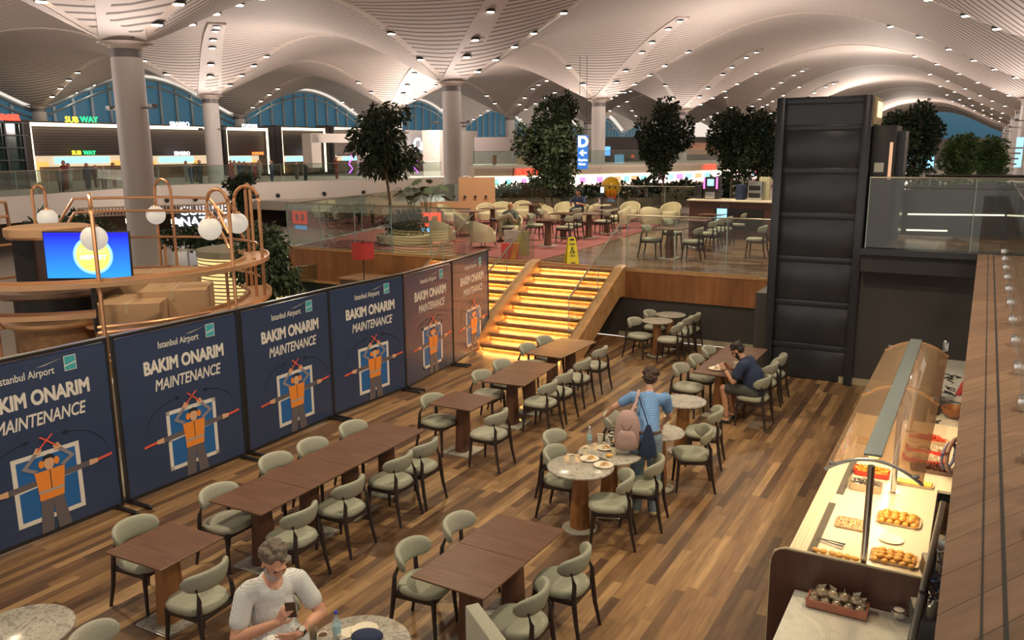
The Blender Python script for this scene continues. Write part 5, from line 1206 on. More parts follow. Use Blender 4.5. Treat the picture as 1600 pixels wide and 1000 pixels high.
# ------------------------------------------------------------------ things behind the glass right of the tower
e = empty('escalator', W(-.35, 17.6, MZ), YAW, 'dark escalator balustrade with black handrails behind the glass right of tower', 'escalator')
for s in (0, 1.1):
    mb = MB(); prof = [(-1.2+s, -.0), (.9+s, -.0), (.9+s, .95), (-1.2+s, .95)]
    mb.box((-.15+s*.9, s*.8, .45), (1.9, .06, .86)); mb.build('side_panel', M_dark if s else M_tower, e, smooth=False)
    mb = MB(); mb.tube([(-1.1+s*.9, s*.8, .1), (-1.1+s*.9, s*.8, .93), (.8+s*.9, s*.8, .93), (.95+s*.9, s*.8, .8), (.95+s*.9, s*.8, .1)], .035, 8); mb.build('handrail', M_black, e)
mb = MB(); mb.tube([(-.9, -.05, .42), (.7, -.05, .45)], .016, 6); mb.tube([(-.9, -.05, .12), (-.2, -.05, .13)], .016, 6); mb.build('light_strip', em('pale_strip', (.8, .72, .5), 1.3), e)
e = empty('stone_block_wall', W(1.6, 20.8, MZ), YAW, 'grey stone textured block behind the glass at right', 'block'); mb = MB(); mb.box((0, 0, .45), (2.3, .8, .9), bev=.01); mb.build('block', M_stone, e); mb = MB(); mb.box((0, 0, .92), (2.4, .9, .04)); mb.build('brass_edge', M_rail, e, smooth=False)
for k, (px, w_, m_, lb) in enumerate(((1450, 1.6, M_leaf, 'shrubs in the far planter right of the tower'), (1505, 1.5, M_leaf2, 'bright green shrubs under the light green trees'), (1555, 1.4, M_leaf2, 'green shrubs at the right end behind the glass'))):
    p = aty(px, 292, 25); p.z = MZ-.2; bush(p, w_*1.1, 1.0, lb, 44+k, 900, m_, .16)
e = empty('white_staircase', aty(1562, 260, 45), 0, 'distant pale staircase between light green trees and grey column', 'staircase')
for k in range(8): mb = MB(); mb.box((.08*k, 0, -1.0+.28*k), (.9, .4, .10)); mb.build('step', M_plaster, e, smooth=False)
for k, (px, py, m_, lb, sc) in enumerate(((1440, 222, M_sgr, 'small red glowing sign right of the tower tree', .7), (1433, 252, M_sgc, 'pale glowing counter front low right of the tower tree', 1.8), (1520, 246, M_sgo, 'orange oval sign above the light green trees', .6), (1592, 238, M_sgc, 'thin blue vertical light on grey column', .35))):
    o = MB().box((0, 0, 0), (sc, .1, sc*.4 if k < 3 else 1.6), bev=.02).build('glowing_sign', m_); o.location = aty(px, py, 46); tag(o, lb, 'sign')
o = pxwall('white_cabin', 1495, 1513, 38, 262, aty(1500, 292, 38).z, M_paleb); tag(o, 'small white cabin wall between the two light green trees', 'wall panel')
# ------------------------------------------------------------------ buffet counter
CT = 1.0
e = empty('buffet_counter', W(-.62, 8.4, 0), YAW, 'long white topped buffet counter with glowing food under curved guard', 'counter')
def cl(a, b, z): return (a+.62, b-8.4, z)
mb = MB(); mb.box(cl(-.60, 8.42, .49), (.90, 4.06, .94)); mb.build('body', M_endw, e, smooth=False)
mb = MB(); mb.box(cl(-.62, 8.42, .985), (.98, 4.08, .03), bev=.004); mb.build('worktop', M_white, e); mb = MB(); mb.box(cl(-.075, 9.40, .984), (.12, 2.1, .028)); mb.build('rear_shelf', M_white, e, smooth=False)
for k in range(3): mb = MB(); mb.tube([cl(-1.10+k*.055, 6.40, 1.005), cl(-1.10+k*.055, 10.44, 1.005)], .013, 6); mb.build('tray_rail', M_white, e)
prof = [(-1.22, 0), (-.13, 0), (-.13, 1.06), (-1.12, 1.06), (-1.16, 1.05), (-1.195, 1.02), (-1.215, .97), (-1.22, .92)]
mb = MB(); mb.loft([[Vector(cl(a, 6.31, z)) for a, z in prof], [Vector(cl(a, 6.355, z)) for a, z in prof]]); mb.build('end_panel', M_endw, e, smooth=False)
mb = MB(); mb.tube([cl(a, 6.333, z+.004) for a, z in ((-1.22, .2), (-1.22, .92), (-1.195, 1.02), (-1.12, 1.06), (-.13, 1.06))], .012, 6); mb.build('edge_trim', M_cream, e)
for q0, q1 in (((1266, 868), (1299, 786)), ((1310, 772), (1338, 716))):
    p, q = at(*q0, CT), at(*q1, CT); (a0, b0), (a1, b1) = ab(p), ab(q); mb = MB(); mb.box(cl((a0+a1)/2, (b0+b1)/2, 1.002), (.065, b1-b0, .006)); mb.build('dark_inlay', pm('inlay_grey', (.13, .12, .10), .4), e, smooth=False)
sg = empty('sneeze_guard', W(-.55, 8.7, CT), YAW, 'curved smoky acrylic sneeze guard on steel posts over the buffet', 'sneeze guard')
def sl(a, b, z): return (a+.55, b-8.7, z-CT)
def arcx(u): return -.545+.345*u, 1.86-.135*u*u
for b0, b1 in ((6.50, 8.72), (8.76, 10.92)):
    mb = MB(); mb.loft([[Vector(sl(arcx(u)[0], b0, arcx(u)[1])), Vector(sl(arcx(u)[0], b1, arcx(u)[1])), Vector(sl(arcx(u)[0], b1, arcx(u)[1]+.006)), Vector(sl(arcx(u)[0], b0, arcx(u)[1]+.006))] for u in [-1+k/10 for k in range(21)]]); mb.build('acrylic_panel', M_canopy, sg)
for b_, m_ in ((6.50, M_steel), (8.74, M_ledw), (10.92, M_ledw)):
    mb = MB(); mb.tube([sl(arcx(u)[0], b_, arcx(u)[1]-.012) for u in [-1+k/10 for k in range(21)]], .014, 8); mb.build('arch_bar', M_steel if m_ is M_steel else pm('warm_trim', (.85, .55, .25), .4), sg)
    for u in (-.85, .85): mb = MB(); mb.box(sl(arcx(u)[0], b_, arcx(u)[1]+.012), (.05, .03, .02), bev=.004); mb.build('clip', M_steel, sg)
mb = MB(); mb.box(sl(-.56, 8.72, 1.880), (.13, 4.40, .022), bev=.006); mb.build('light_bar', pm('grey_blue_bar', (.30, .36, .36), .35, .3), sg)
mb = MB(); mb.box(sl(-.56, 8.72, 1.828), (.07, 4.2, .010)); mb.build('heat_lamp', em('warm_tube', (1.0, .72, .36), 6), sg, smooth=False)
for b_, x_ in ((6.40, 0), (8.06, .06), (10.0, .06)):
    mb = MB(); mb.tube([sl(-.55+x_, b_, 1.0), sl(-.55+x_, b_, 1.84)], .026, 12); mb.tube([sl(-.55+x_, b_, 1.0), sl(-.55+x_, b_, 1.015)], .045, 12); mb.build('post', M_chrome, sg)
for b_ in (7.2, 8.6, 10.0): lamp('buffet_lamp', 'AREA', W(-.55, b_, 1.81), 8.5, (1.0, .72, .38), size=(.08, 1.3)).rotation_euler = (0, 0, YAW)
# food
def tray_px(px, py, w_, d_, mat, label, name='serving_tray', rot=0, rim=.02, z=CT+.003):
    t = empty(name, at(px, py, z), YAW+rot, label, 'tray'); mb = MB()
    mb.loft([[Vector((x*s_, y*s_, zz)) for x, y in superellipse(w_/2, d_/2, 20, 6)] for s_, zz in ((.93, 0), (1, rim), (.97, rim), (.91, .006))]); mb.build('tray_body', mat, t); return t
def mk_bun(mat, sc):
    def f():
        m = MB(); m.ball((0, 0, sc[2]), 1, 12, sc); m.bm.verts.ensure_lookup_table(); o = m.build('pastry', mat, None); o['category'] = 'pastry'; return o
    return f
def pile(kind, px, py, w_, d_, nx, ny, label, group, z=CT+.008, layers=1, step=.02, rot=0):
    c = at(px, py, z); rr = random.Random(int(px)); u, v = Matrix.Rotation(rot, 3, 'Z') @ e1, Matrix.Rotation(rot, 3, 'Z') @ e2
    for l in range(layers):
        for i in range(nx-l):
            for j in range(ny-l):
                p = c+u*((i-(nx-l-1)/2)*w_/nx+rr.uniform(-.006, .006))+v*((j-(ny-l-1)/2)*d_/ny+rr.uniform(-.006, .006))+Z*(l*step)
                kind.put(p, rr.uniform(0, 3), label, group)
M_beige = pm('beige_tray', (.60, .48, .34), .4)
bunA = Kind(mk_bun(M_bread, (.034, .026, .016))); bunB = Kind(mk_bun(pm('glazed_roll', (.75, .38, .08), .4, 0, .3, 18), (.036, .028, .020))); bunC = Kind(mk_bun(pm('pale_biscuit', (.62, .40, .20), .6, 0, .3, 20), (.022, .018, .010)))
tray_px(1404, 814, .36, .26, M_beige, 'beige tray of golden rolls right of the front guard post'); pile(bunB, 1404, 814, .32, .24, 5, 4, 'golden roll on the beige tray right of the front post', 'rolls on the upper right tray', layers=2, step=.026)
tray_px(1330, 820, .26, .22, M_beige, 'small tray of pale biscuits left of the front guard post'); pile(bunC, 1330, 820, .24, .2, 5, 5, 'small pale biscuit on the tray left of the front post', 'pale biscuits')
tray_px(1397, 874, .36, .24, M_beige, 'beige tray heaped with crescent pastries near the counter end'); pile(bunA, 1397, 874, .32, .22, 5, 4, 'golden crescent pastry on the tray near the counter end', 'pastries on lower right tray', layers=2, step=.024)
pile(bunA, 1300, 867, .30, .07, 5, 1, 'golden pastry lying at the very end panel, left of the front post', 'pastries by the end panel'); pile(bunA, 1324, 873, .18, .06, 3, 1, 'golden pastry lying at the very end panel, left of the front post', 'pastries by the end panel')
o = MB().lathe([(.05, 0), (.06, .004), (.095, .014), (.09, .014), (.055, .007)], n=32).build('plate', M_plate); o.location = at(1392, 844, CT+.002); tag(o, 'empty cream plate between two pastry trays on the buffet', 'plate')
t = empty('tongs', at(1300, 849, CT+.012), YAW-.2, 'steel serving tongs lying beside the front left pastries', 'tongs'); mb = MB()
for s in (-1, 1): mb.tube([(-.12, 0, .01), (0, s*.018, .01), (.10, s*.022, .012)], [.006, .008, .014], 6, flat=.5)
mb.build('arms', M_chrome, t)
t = tray_px(1362, 741, .34, .20, M_redt, 'red tray of yellow cheese cubes behind the front post', rim=.05); leaf_cloud('cheese_cubes', M_cheese, t, [(Vector((0, 0, .05)), (.15, .08, .02))], 500, .025, 0, 5)['kind'] = 'stuff'
t = tray_px(1352, 764, .30, .16, M_beige, 'clear box of foil wrapped portions behind the tray of biscuits', rim=.07); leaf_cloud('foil_portions', M_chrome, t, [(Vector((0, 0, .06)), (.12, .06, .02))], 260, .03, 0, 6)['kind'] = 'stuff'
t = tray_px(1428, 757, .34, .14, M_beige, 'flat tray of yellow cheese slices right of the second post'); mb = MB(); mb.box((0, 0, .02), (.30, .11, .02), bev=.006); mb.build('cheese_slices', M_cheese, t)
for k, (px, py, m_, top, lb) in enumerate(((1455, 736, pm('dark_tray', (.16, .10, .08), .5), pm('olive_mix', (.18, .07, .05), .5, 0, .5, 30), 'dark tray of olives behind the cheese slices'), (1442, 720, M_redt, M_white, 'red edged tray of white cheese, third from the back'), (1446, 705, M_redt, M_white, 'red edged tray of white cheese, second from the back'), (1450, 690, M_beige, M_tomato, 'tray of sliced tomatoes at the back of the buffet'))):
    t = tray_px(px, py, .40, .17, m_, lb, rim=.04); leaf_cloud('food', top, t, [(Vector((0, 0, .045)), (.18, .07, .015))], 500, .03, 0, 60+k)['kind'] = 'stuff'
t = tray_px(1362, 692, .3, .2, M_beige, 'tray of yellow peppers seen through the smoky guard'); leaf_cloud('food', M_cheese, t, [(Vector((0, 0, .03)), (.12, .08, .015))], 120, .03, 0, 66)['kind'] = 'stuff'
# low marble table with crate of wrapped buns
e = empty('marble_side_table', W(-.60, 5.2, 0), YAW, 'low pale marble table in front of the buffet end panel', 'table')
mb = MB(); mb.box((0, 0, .73), (.84, 2.2, .04), bev=.004); mb.build('top', M_wmar, e); mb = MB(); mb.box((0, 0, .35), (.78, 2.1, .70)); mb.build('body', M_endw, e, smooth=False)
cp = at(1308, 951, .755); e = empty('wooden_crate', cp, YAW, 'reddish wooden crate holding buns in clear wrappers', 'crate'); M_crate = pm('red_crate', (.36, .13, .08), .5, 0, .2, 8); mb = MB()
mb.box((0, 0, .008), (.42, .16, .012))
for s in (-1, 1): mb.box((0, s*.078, .035), (.43, .010, .06)); mb.box((s*.21, 0, .035), (.010, .16, .06))
mb.build('crate_body', M_crate, e, smooth=False)
M_wrap = glass('clear_wrap', (.92, .90, .84), .22, (.8, .75, .6, .12), .12)
def mk_wb():
    o = empty('wrapped_bun', (0, 0, 0), 0); o['category'] = 'bun'; mb = MB(); mb.ball((0, 0, .03), .034, 12, (1.1, 1, .8)); mb.build('bun', pm('bun_brown', (.50, .34, .16), .6, 0, .4, 14), o)
    mb = MB(); mb.ball((0, 0, .034), .043, 8, (1.1, 1, .85)); mb.prism([(-.02, .06), (.02, .06), (.035, .10), (-.03, .095)], (0, 0, 0), (1, 0, 0), (0, 0, 1), .003); mb.build('wrapper', M_wrap, o); return o
wb = Kind(mk_wb)
for i in range(5):
    for j in range(2): wb.put(cp+e1*(-.165+.082*i)+e2*(-.036+.074*j)+Z*(.016), i*1.3+j, 'brown bun in a clear wrapper inside the reddish crate', 'wrapped buns')
for i in range(4): wb.put(cp+e1*(-.12+.082*i)+Z*(.072), i*2.1, 'brown bun in clear wrapper on top of the crate heap', 'wrapped buns on top')
for k, (px, py) in enumerate(((1408, 940), (1404, 962))):
    o = empty('steel_napkin_box', at(px, py, .78), YAW, ['rear steel holder with cups beside the black monitor', 'front steel holder with cups beside the black monitor'][k], 'holder'); mb = MB(); mb.lathe([(.045, 0), (.06, .05), (.055, .05)], n=20); mb.build('bowl', M_chrome, o); mb = MB(); mb.ball((0, 0, .045), .04, 12, (1, 1, .4)); mb.build('contents', M_paper, o)
# black monitor rail and machine with cables behind the counter
p, q = at(1474, 782, 1.42), at(1424, 1000, 1.42); d = q-p; e = empty('black_monitor', ((p.x+q.x)/2, (p.y+q.y)/2, CT), math.atan2(d.y, d.x), 'long thin black monitor seen from above at the right end of the counter', 'monitor')
mb = MB(); mb.box((0, 0, .34), (d.length*.47, .035, .20), bev=.008); mb.box((d.length*.0, 0, .4), (d.length, .045, .04), bev=.01); mb.build('casing', M_black, e); mb = MB(); mb.box((-.3, 0, .15), (.06, .05, .40)); mb.build('stand', M_black, e, smooth=False); mb = MB(); mb.box((.3, 0, .15), (.06, .05, .40)); mb.build('stand', M_black, e, smooth=False)
for k, (px, py, sc, m_, lb) in enumerate(((1463, 880, (.16, .3, .16), M_black, 'black till printer behind the long monitor'), (1452, 950, (.2, .3, .14), M_dark, 'dark card machine behind the near end of long monitor'), (1470, 830, (.10, .12, .10), M_steel, 'steel cup behind the far end of long monitor'))):
    o = MB().box((0, 0, sc[2]/2), sc, bev=.015).build('counter_device', m_); o.location = at(px, py, 1.15)-Z*.15; o.rotation_euler = (0, 0, YAW+.2); tag(o, lb, 'device')
e = empty('cable_bundle', at(1466, 900, 1.2), YAW, 'loose grey and blue cables behind the long black monitor', 'cable')
for k in range(5): mb = MB(); rr = random.Random(k); pts = [(rr.uniform(-.06, .06), -.45+.1*q_, rr.uniform(-.03, .06)) for q_ in range(9)]; mb.tube(pts, .006, 5); mb.build('cable', [M_steel, pm('blue_cable', (.05, .15, .5), .5), M_white, M_black, M_steel][k], e)
o = empty('ring_ornament', at(1488, 735, 1.05), YAW+1.2, 'large brown and blue ring standing behind the buffet', 'ornament'); mb = MB(); mb.tube([(.16*math.cos(k*PI/16), 0, .16+.16*math.sin(k*PI/16)) for k in range(32)], .022, 8, loop=True); mb.build('ring', pm('brown_ring', (.22, .14, .13), .5), o)
mb = MB(); mb.tube([(.15*math.cos(k*PI/16), .05, .14+.13*math.sin(k*PI/16)) for k in range(32)], .016, 8, loop=True); mb.build('inner_ring', pm('blue_ring', (.12, .13, .24), .5), o)
# back counter beyond the buffet
e = empty('back_counter', W(-.17, 12.4, 0), YAW, 'pale stone back counter with tangled black wires beyond the buffet', 'counter'); mb = MB(); mb.box((0, 0, .44), (.36, 3.6, .88)); mb.build('body', M_dark, e, smooth=False); mb = MB(); mb.box((0, 0, .90), (.40, 3.7, .04)); mb.build('top', M_wmar, e, smooth=False)
for k in range(9):
    rr = random.Random(k+3); mb = MB(); pts = [Vector((rr.uniform(-.15, .17), -1.6+.28*k, .93))]
    for q_ in range(7): pts.append(pts[-1]+Vector((rr.uniform(-.12, .12), rr.uniform(-.10, .16), 0))); pts[-1].x = max(-.17, min(.17, pts[-1].x))
    mb.tube(pts, .007, 5); mb.build('wire', M_black, e)
e = empty('black_cabinet', W(-.30, 11.5, .92), YAW, 'black upright cabinet at the far end of the sneeze guard', 'cabinet'); mb = MB(); mb.box((0, 0, .22), (.10, .8, .44), bev=.01); mb.build('body', M_black, e)
o = MB().lathe([(.05, 0), (.12, .06), (.14, .13), (.13, .13), (.1, .05)], n=28).build('wooden_bowl', pm('bowl_wood', (.30, .12, .05), .4)); o.location = at(1488, 652, .93); tag(o, 'brown wooden bowl on the back counter beside the guard', 'bowl')
o = MB().box((0, 0, .05), (.07, .3, .03), bev=.01).build('red_handle_tool', M_red); o.location = at(1504, 600, 1.05)-Z*.1; o.rotation_euler = (.5, 0, YAW-.3); tag(o, 'red handled tool leaning on the black cabinet', 'tool')
o = MB().lathe([(.045, 0), (.05, .14), (.03, .17)], n=16).build('steel_jar', M_steel); o.location = at(1477, 548, 1.0); tag(o, 'small pale jar beyond the far end of the sneeze guard', 'jar')
# grey upholstered divider at the bottom edge
p, q = at(737, 943, 1.0), at(790, 1015, 1.0); d = q-p; e = empty('grey_divider', ((p.x+q.x)/2, (p.y+q.y)/2, 0), math.atan2(d.y, d.x), 'grey upholstered seat divider rising from the bottom edge', 'divider')
mb = MB(); mb.box((.05, 0, .52), (d.length+.1, .105, .96), bev=.012); mb.build('padded_panel', M_fabd, e); mb = MB(); mb.box((.05, 0, .02), (d.length, .08, .04)); mb.build('plinth', M_black, e, smooth=False)

# ------------------------------------------------------------------ table-top items
def cup_px(px, py, label, z=.751, h=.095, name='paper_cup'):
    o = empty(name, at(px, py, z), 0, label, 'cup'); mb = MB(); mb.lathe([(.027, 0), (.037, h), (.039, h), (.039, h+.004), (.034, h), (.026, .01)], n=20); mb.build('cup_wall', M_paper, o); mb = MB(); mb.lathe([(.033, h*.86), (.033, h*.87)], n=16); mb.build('drink', pm('coffee', (.12, .06, .03), .3), o); return o
def plate_px(px, py, label, r_=.11, food=True, z=.751, fork=True):
    o = empty('plate', at(px, py, z), .4, label, 'plate'); mb = MB(); mb.lathe([(r_*.6, 0), (r_*.65, .003), (r_, .016), (r_*.97, .018), (r_*.6, .007)], n=32); mb.build('dish', M_plate, o)
    if food: leaf_cloud('leftovers', M_bread, o, [(Vector((.02, .01, .014)), (r_*.4, r_*.35, .01))], 60, .02, 0, int(px))
    if fork: mb = MB(); mb.tube([(-r_*.9, -r_*.5, .024), (0, 0, .018), (r_*.6, r_*.5, .022)], [.005, .004, .007], 6, flat=.4); mb.build('fork', M_steel, o)
    return o
def bottle_px(px, py, label, z=.751, cap=None, h=.20, lab=None):
    o = empty('water_bottle', at(px, py, z), 0, label, 'bottle'); mb = MB(); mb.lathe([(.028, 0), (.031, .01), (.031, h*.62), (.026, h*.72), (.013, h*.88), (.012, h)], n=20); mb.build('bottle_body', glass('pet', (.86, .93, .95), .12, (.7, .8, .85, .15)), o)
    mb = MB(); mb.lathe([(.014, h-.005), (.014, h+.014)], n=14); mb.build('cap', cap or pm('white_cap', (.7, .75, .8)), o); mb = MB(); mb.lathe([(.0318, h*.25), (.0318, h*.52)], n=20); mb.build('wrap_label', lab or pm('label_blue', (.35, .55, .60)), o); return o
cup_px(894, 724, 'paper cup on the nearer round table, left of the plates'); plate_px(921, 718, 'left plate with fork on the nearer round table'); plate_px(943, 728, 'right plate with crumbs and fork on the nearer round table')
cup_px(914, 712, 'paper cup with crumpled napkins between two round tables'); cup_px(938, 691, 'paper cup near the water bottle on the middle round table'); cup_px(959, 710, 'paper cup in the middle of the roll table')
plate_px(945, 701, 'plate with roll on the middle round table', .10, fork=False); bottle_px(921, 693, 'clear water bottle on the middle round table')
for k, (px, py) in enumerate(((962, 692), (967, 696), (952, 714))):
    o = MB().ball((0, 0, .022), .034, 14, (1.2, 1, .65)).build('bread_roll', M_bread); o.location = at(px, py, .752); tag(o, ['bread roll farthest back on the middle round table', 'bread roll just right of the farthest back one', 'small roll at the front rim of the middle round table'][k], 'bread')
for k, (px, py, lb, y_) in enumerate(((987, 699, 'white napkin at the right rim of the middle round table', .2), (1026, 668, 'white napkin under the hand of the standing woman', .8))):
    o = MB().box((0, 0, .002), (.15, .10, .003)).build('napkin', M_plate); o.location = at(px, py, .752); o.rotation_euler = (0, 0, y_); tag(o, lb, 'napkin')
cup_px(1042, 662, 'paper cup on the round table right of the standing woman')
cup_px(1150, 576, 'paper cup held by the man in navy', .77, h=.10); plate_px(1119, 577, 'plate of red food before the man in navy', .12); leaf_cloud('food', M_tomato, plate_px(1129, 573, 'white plate behind the plate of red food', .11, fork=False), [(Vector((0, 0, .02)), (.05, .04, .01))], 30, .03, 0, 9)
o = MB().box((0, 0, .004), (.15, .075, .008), bev=.003).build('phone', M_black); o.location = at(1140, 585, .751); o.rotation_euler = (0, 0, YAW+.2); tag(o, 'black phone on the table edge by the man in navy', 'phone')
bottle_px(527, 997, 'water bottle with blue cap on the table of the bearded man', cap=pm('blue_cap', (.05, .06, .40), .4)); cup_px(505, 1005, 'paper cup in front of the bearded man', h=.07)
o = empty('tea_glass', at(490, 1003, .751), 0, 'half full glass of dark tea before the bearded man', 'glass'); mb = MB(); mb.lathe([(.026, 0), (.031, .13), (.029, .13), (.024, .01)], n=20); mb.build('glass_wall', M_glass, o); mb = MB(); mb.lathe([(.023, .01), (.026, .07)], n=20); mb.build('tea', pm('tea', (.10, .035, .01), .2), o)
o = MB().box((0, 0, .004), (.17, .13, .006)).build('napkin', M_plate); o.location = at(545, 989, .752); o.rotation_euler = (0, 0, .5); tag(o, 'stack of white napkins beside the bottle with blue cap', 'napkin')
plate_px(570, 986, 'cream plate behind the dark pouch at the bottom edge', .10, food=False, fork=False)
o = MB().ball((0, 0, .03), .09, 16, (1.3, .9, .5)).build('dark_pouch', M_navy); o.location = at(574, 1000, .752); tag(o, 'dark blue pouch on the table of the bearded man', 'pouch')
# ------------------------------------------------------------------ people
def remesh(o, vox, smooth=2):
    md = o.modifiers.new('remesh', 'REMESH'); md.mode = 'VOXEL'; md.voxel_size = vox; md.use_smooth_shade = True
    sm = o.modifiers.new('smooth', 'SMOOTH'); sm.factor = .5; sm.iterations = smooth; return o
def head_parts(mb, c, pitch=0, yaw=0, s=1.0):
    """skull, face, nose, ears, chin around the head centre c; looks along local +x"""
    Mx = Matrix.Translation(c) @ Matrix.Rotation(yaw, 4, 'Z') @ Matrix.Rotation(pitch, 4, 'Y') @ Matrix.Diagonal((s, s, s, 1))
    def b(p, r_, sc=(1, 1, 1)):
        g = bmesh.ops.create_uvsphere(mb.bm, u_segments=16, v_segments=10, radius=1)['verts']
        bmesh.ops.transform(mb.bm, matrix=Mx @ Matrix.Translation(p) @ Matrix.Diagonal((*[r_*k for k in sc], 1)), verts=g)
    b((-.010, 0, .030), .092, (1.05, .84, .98)); b((.022, 0, -.035), .066, (1.0, .86, 1.12)); b((.050, 0, -.085), .028, (1, 1.1, .8))
    b((.085, 0, .028), .022, (.8, 2.2, .5)); b((.096, 0, -.012), .013, (1.1, .8, 2.0)); b((.106, 0, -.028), .013, (1, 1.2, .9))
    b((.084, 0, -.058), .014, (.8, 1.7, .45)); b((.082, 0, -.068), .013, (.8, 1.5, .5))
    for y in (-1, 1):
        b((-.005, y*.080, -.008), .020, (.8, .35, 1.4)); b((.070, y*.038, -.025), .022, (.8, 1, .8))
    return Mx
def face_bits(parent, Mx, brow=None, beard=None, hair=None, curly=0, seed=1, mask=None):
    mb = MB()
    for y in (-1, 1):
        mb.ball(Mx @ Vector((.083, y*.032, .004)), .011, 10)
    mb.build('eye', pm('eye_dark', (.04, .03, .03), .2), parent)
    mb = MB(); mb.ball(Mx @ Vector((.089, 0, -.062)), .010, 10, (.6, 2.1, .4)); mb.build('mouth', pm('lip', (.35, .11, .09), .5), parent)
    rr = random.Random(seed)
    if hair:
        mb = MB()
        def hb(p, r_, sc=(1, 1, 1)):
            g = bmesh.ops.create_uvsphere(mb.bm, u_segments=14, v_segments=9, radius=1)['verts']
            bmesh.ops.transform(mb.bm, matrix=Mx @ Matrix.Translation(p) @ Matrix.Diagonal((*[r_*k for k in sc], 1)), verts=g)
        hb((-.028, 0, .055), .094, (1.05, .93, .84)); hb((-.055, 0, .0), .070, (.8, 1.1, 1.0))
        for k in range(curly):
            a_ = rr.uniform(0, 2*PI); el = rr.uniform(.15, 1.45); r_ = .098
            x = -.025+r_*math.cos(el)*math.cos(a_); y = r_*.92*math.cos(el)*math.sin(a_); z = .050+r_*.86*math.sin(el)
            if x > .062 and z < .075: continue
            hb((x, y, z), rr.uniform(.016, .028))
        for k in range(curly//3):
            a_ = rr.uniform(2.0, 4.28); hb((-.03+.085*math.cos(a_), .085*math.sin(a_), rr.uniform(-.03, .05)), rr.uniform(.014, .024))
        remesh(mb.build('hair', hair, parent), .005, 1)
    if beard:
        mb = MB()
        def bb(p, r_, sc): 
            g = bmesh.ops.create_uvsphere(mb.bm, u_segments=12, v_segments=8, radius=1)['verts']
            bmesh.ops.transform(mb.bm, matrix=Mx @ Matrix.Translation(p) @ Matrix.Diagonal((*[r_*k for k in sc], 1)), verts=g)
        bb((.052, 0, -.095), .032, (1.1, 1.35, .95)); bb((.082, 0, -.046), .012, (.7, 2.3, .5))
        for y in (-1, 1): bb((.045, y*.045, -.075), .026, (1, .9, 1.2)); bb((.020, y*.064, -.045), .022, (.9, .6, 1.6)); bb((.075, y*.025, -.066), .013, (.8, 1, 1.6))
        remesh(mb.build('beard', beard, parent), .005, 1)
    if brow:
        mb = MB()
        for y in (-1, 1): mb.tube([Mx @ Vector((.092, y*.014, .024)), Mx @ Vector((.088, y*.046, .026))], .005, 6)
        mb.build('eyebrow', brow, parent)
def hand_parts(mb, wrist, palm_dir, palm_n, curl=.6, side=1, s=1.0, spread=.14):
    """palm and five separate fingers; palm_n points out of the palm; side=1 puts the thumb to the +cross side"""
    w_ = Vector(wrist); d = Vector(palm_dir).normalized(); n = Vector(palm_n); n = (n-d*n.dot(d)).normalized(); x = d.cross(n)*side
    for k, o in enumerate((-.026, -.009, .009, .026)):
        mb.cone(w_+x*o*.6*s, w_+d*.082*s+x*o*s, .015*s, .0115*s, 8)
    lens = (.055, .070, .076, .068)
    for k, o in enumerate((-.030, -.0105, .0105, .030)):
        p = w_+d*.085*s+x*o*s; L_ = lens[k]*s; dd = (d+x*o*spread/.03).normalized(); c = curl*(1+.12*(1.5-k))
        for q, fr in enumerate((.45, .32, .23)):
            a_ = c*(.45+.5*q); v = (dd*math.cos(a_)+n*math.sin(a_)).normalized(); p2 = p+v*L_*fr
            mb.cone(p, p2, (.0092-.0008*q)*s, (.0086-.0009*q)*s, 8); p = p2
    p = w_+d*.022*s+x*.024*s; v = (d*.62+x*.72+n*.35).normalized(); p2 = p+v*.040*s; mb.cone(p, p2, .0125*s, .0105*s, 8)
    v = (d*.85+x*.15+n*.55).normalized(); p3 = p2+v*.032*s; mb.cone(p2, p3, .0100*s, .0080*s, 8)
def cones(name, mat, parent, segs, vox=.008, balls=(), sm=3):
    mb = MB()
    for p, q, r1, r2 in segs: mb.cone(p, q, r1, r2, 14)
    for c, r_, sc in balls: mb.ball(c, r_, 16, sc)
    return remesh(mb.build(name, mat, parent), vox, sm)

# --- bearded man in the checked shirt, bottom left
o1 = W(-4.38, 4.03, 0); yaw1 = YAW-math.radians(26)
chair_m = ch.put(o1-Vector((math.cos(yaw1), math.sin(yaw1), 0))*.03, yaw1, 'chair the bearded man in the checked shirt sits on')
p1 = empty('person', o1, yaw1, 'grey haired bearded man in checked shirt sitting and looking at a phone', 'person')
mb = MB(); hc = Vector((.115, .0, 1.235))
Mh = head_parts(mb, hc, pitch=.50, yaw=.12, s=1.08)
mb.cone((.03, 0, 1.03), (.075, 0, 1.17), .060, .056, 14)
mb.cone((0, 0, .56), (.0, 0, .78), .150, .155); mb.cone((0, 0, .78), (.01, 0, .98), .155, .13); mb.cone((.01, -.15, .99), (.01, .15, .99), .07, .07)
RS, RE, RW = Vector((.01, -.205, .985)), Vector((.10, -.31, .715)), Vector((.345, -.075, .885))
LS, LE, LW = Vector((.01, .205, .985)), Vector((.13, .325, .72)), Vector((.335, .065, .735))
for a_, b_, c_ in ((RS, RE, RW), (LS, LE, LW)): mb.cone(a_, b_, .060, .048); mb.cone(b_, b_.lerp(c_, .3), .047, .047); mb.cone(b_.lerp(c_, .3), c_, .047, .029)
hand_parts(mb, RW, (.25, .30, .62), (-.55, .80, -.1), .95, -1, 1.08)
hand_parts(mb, LW, (-.10, -1, -.02), (-.8, 0, .1), .55, 1, 1.08)
for s in (-1, 1):
    mb.cone((.0, s*.10, .53), (.44, s*.17, .55), .088, .066); mb.cone((.44, s*.17, .54), (.42, s*.17, .12), .060, .040); mb.cone((.40, s*.17, .05), (.55, s*.19, .035), .040, .032)
body = remesh(mb.build('body', M_skin, p1), .0065, 2)
face_bits(body, Mh, M_hairg, pm('white_beard', (.50, .45, .42), .9, 0, .2, 30), M_hairg, 46, 3)
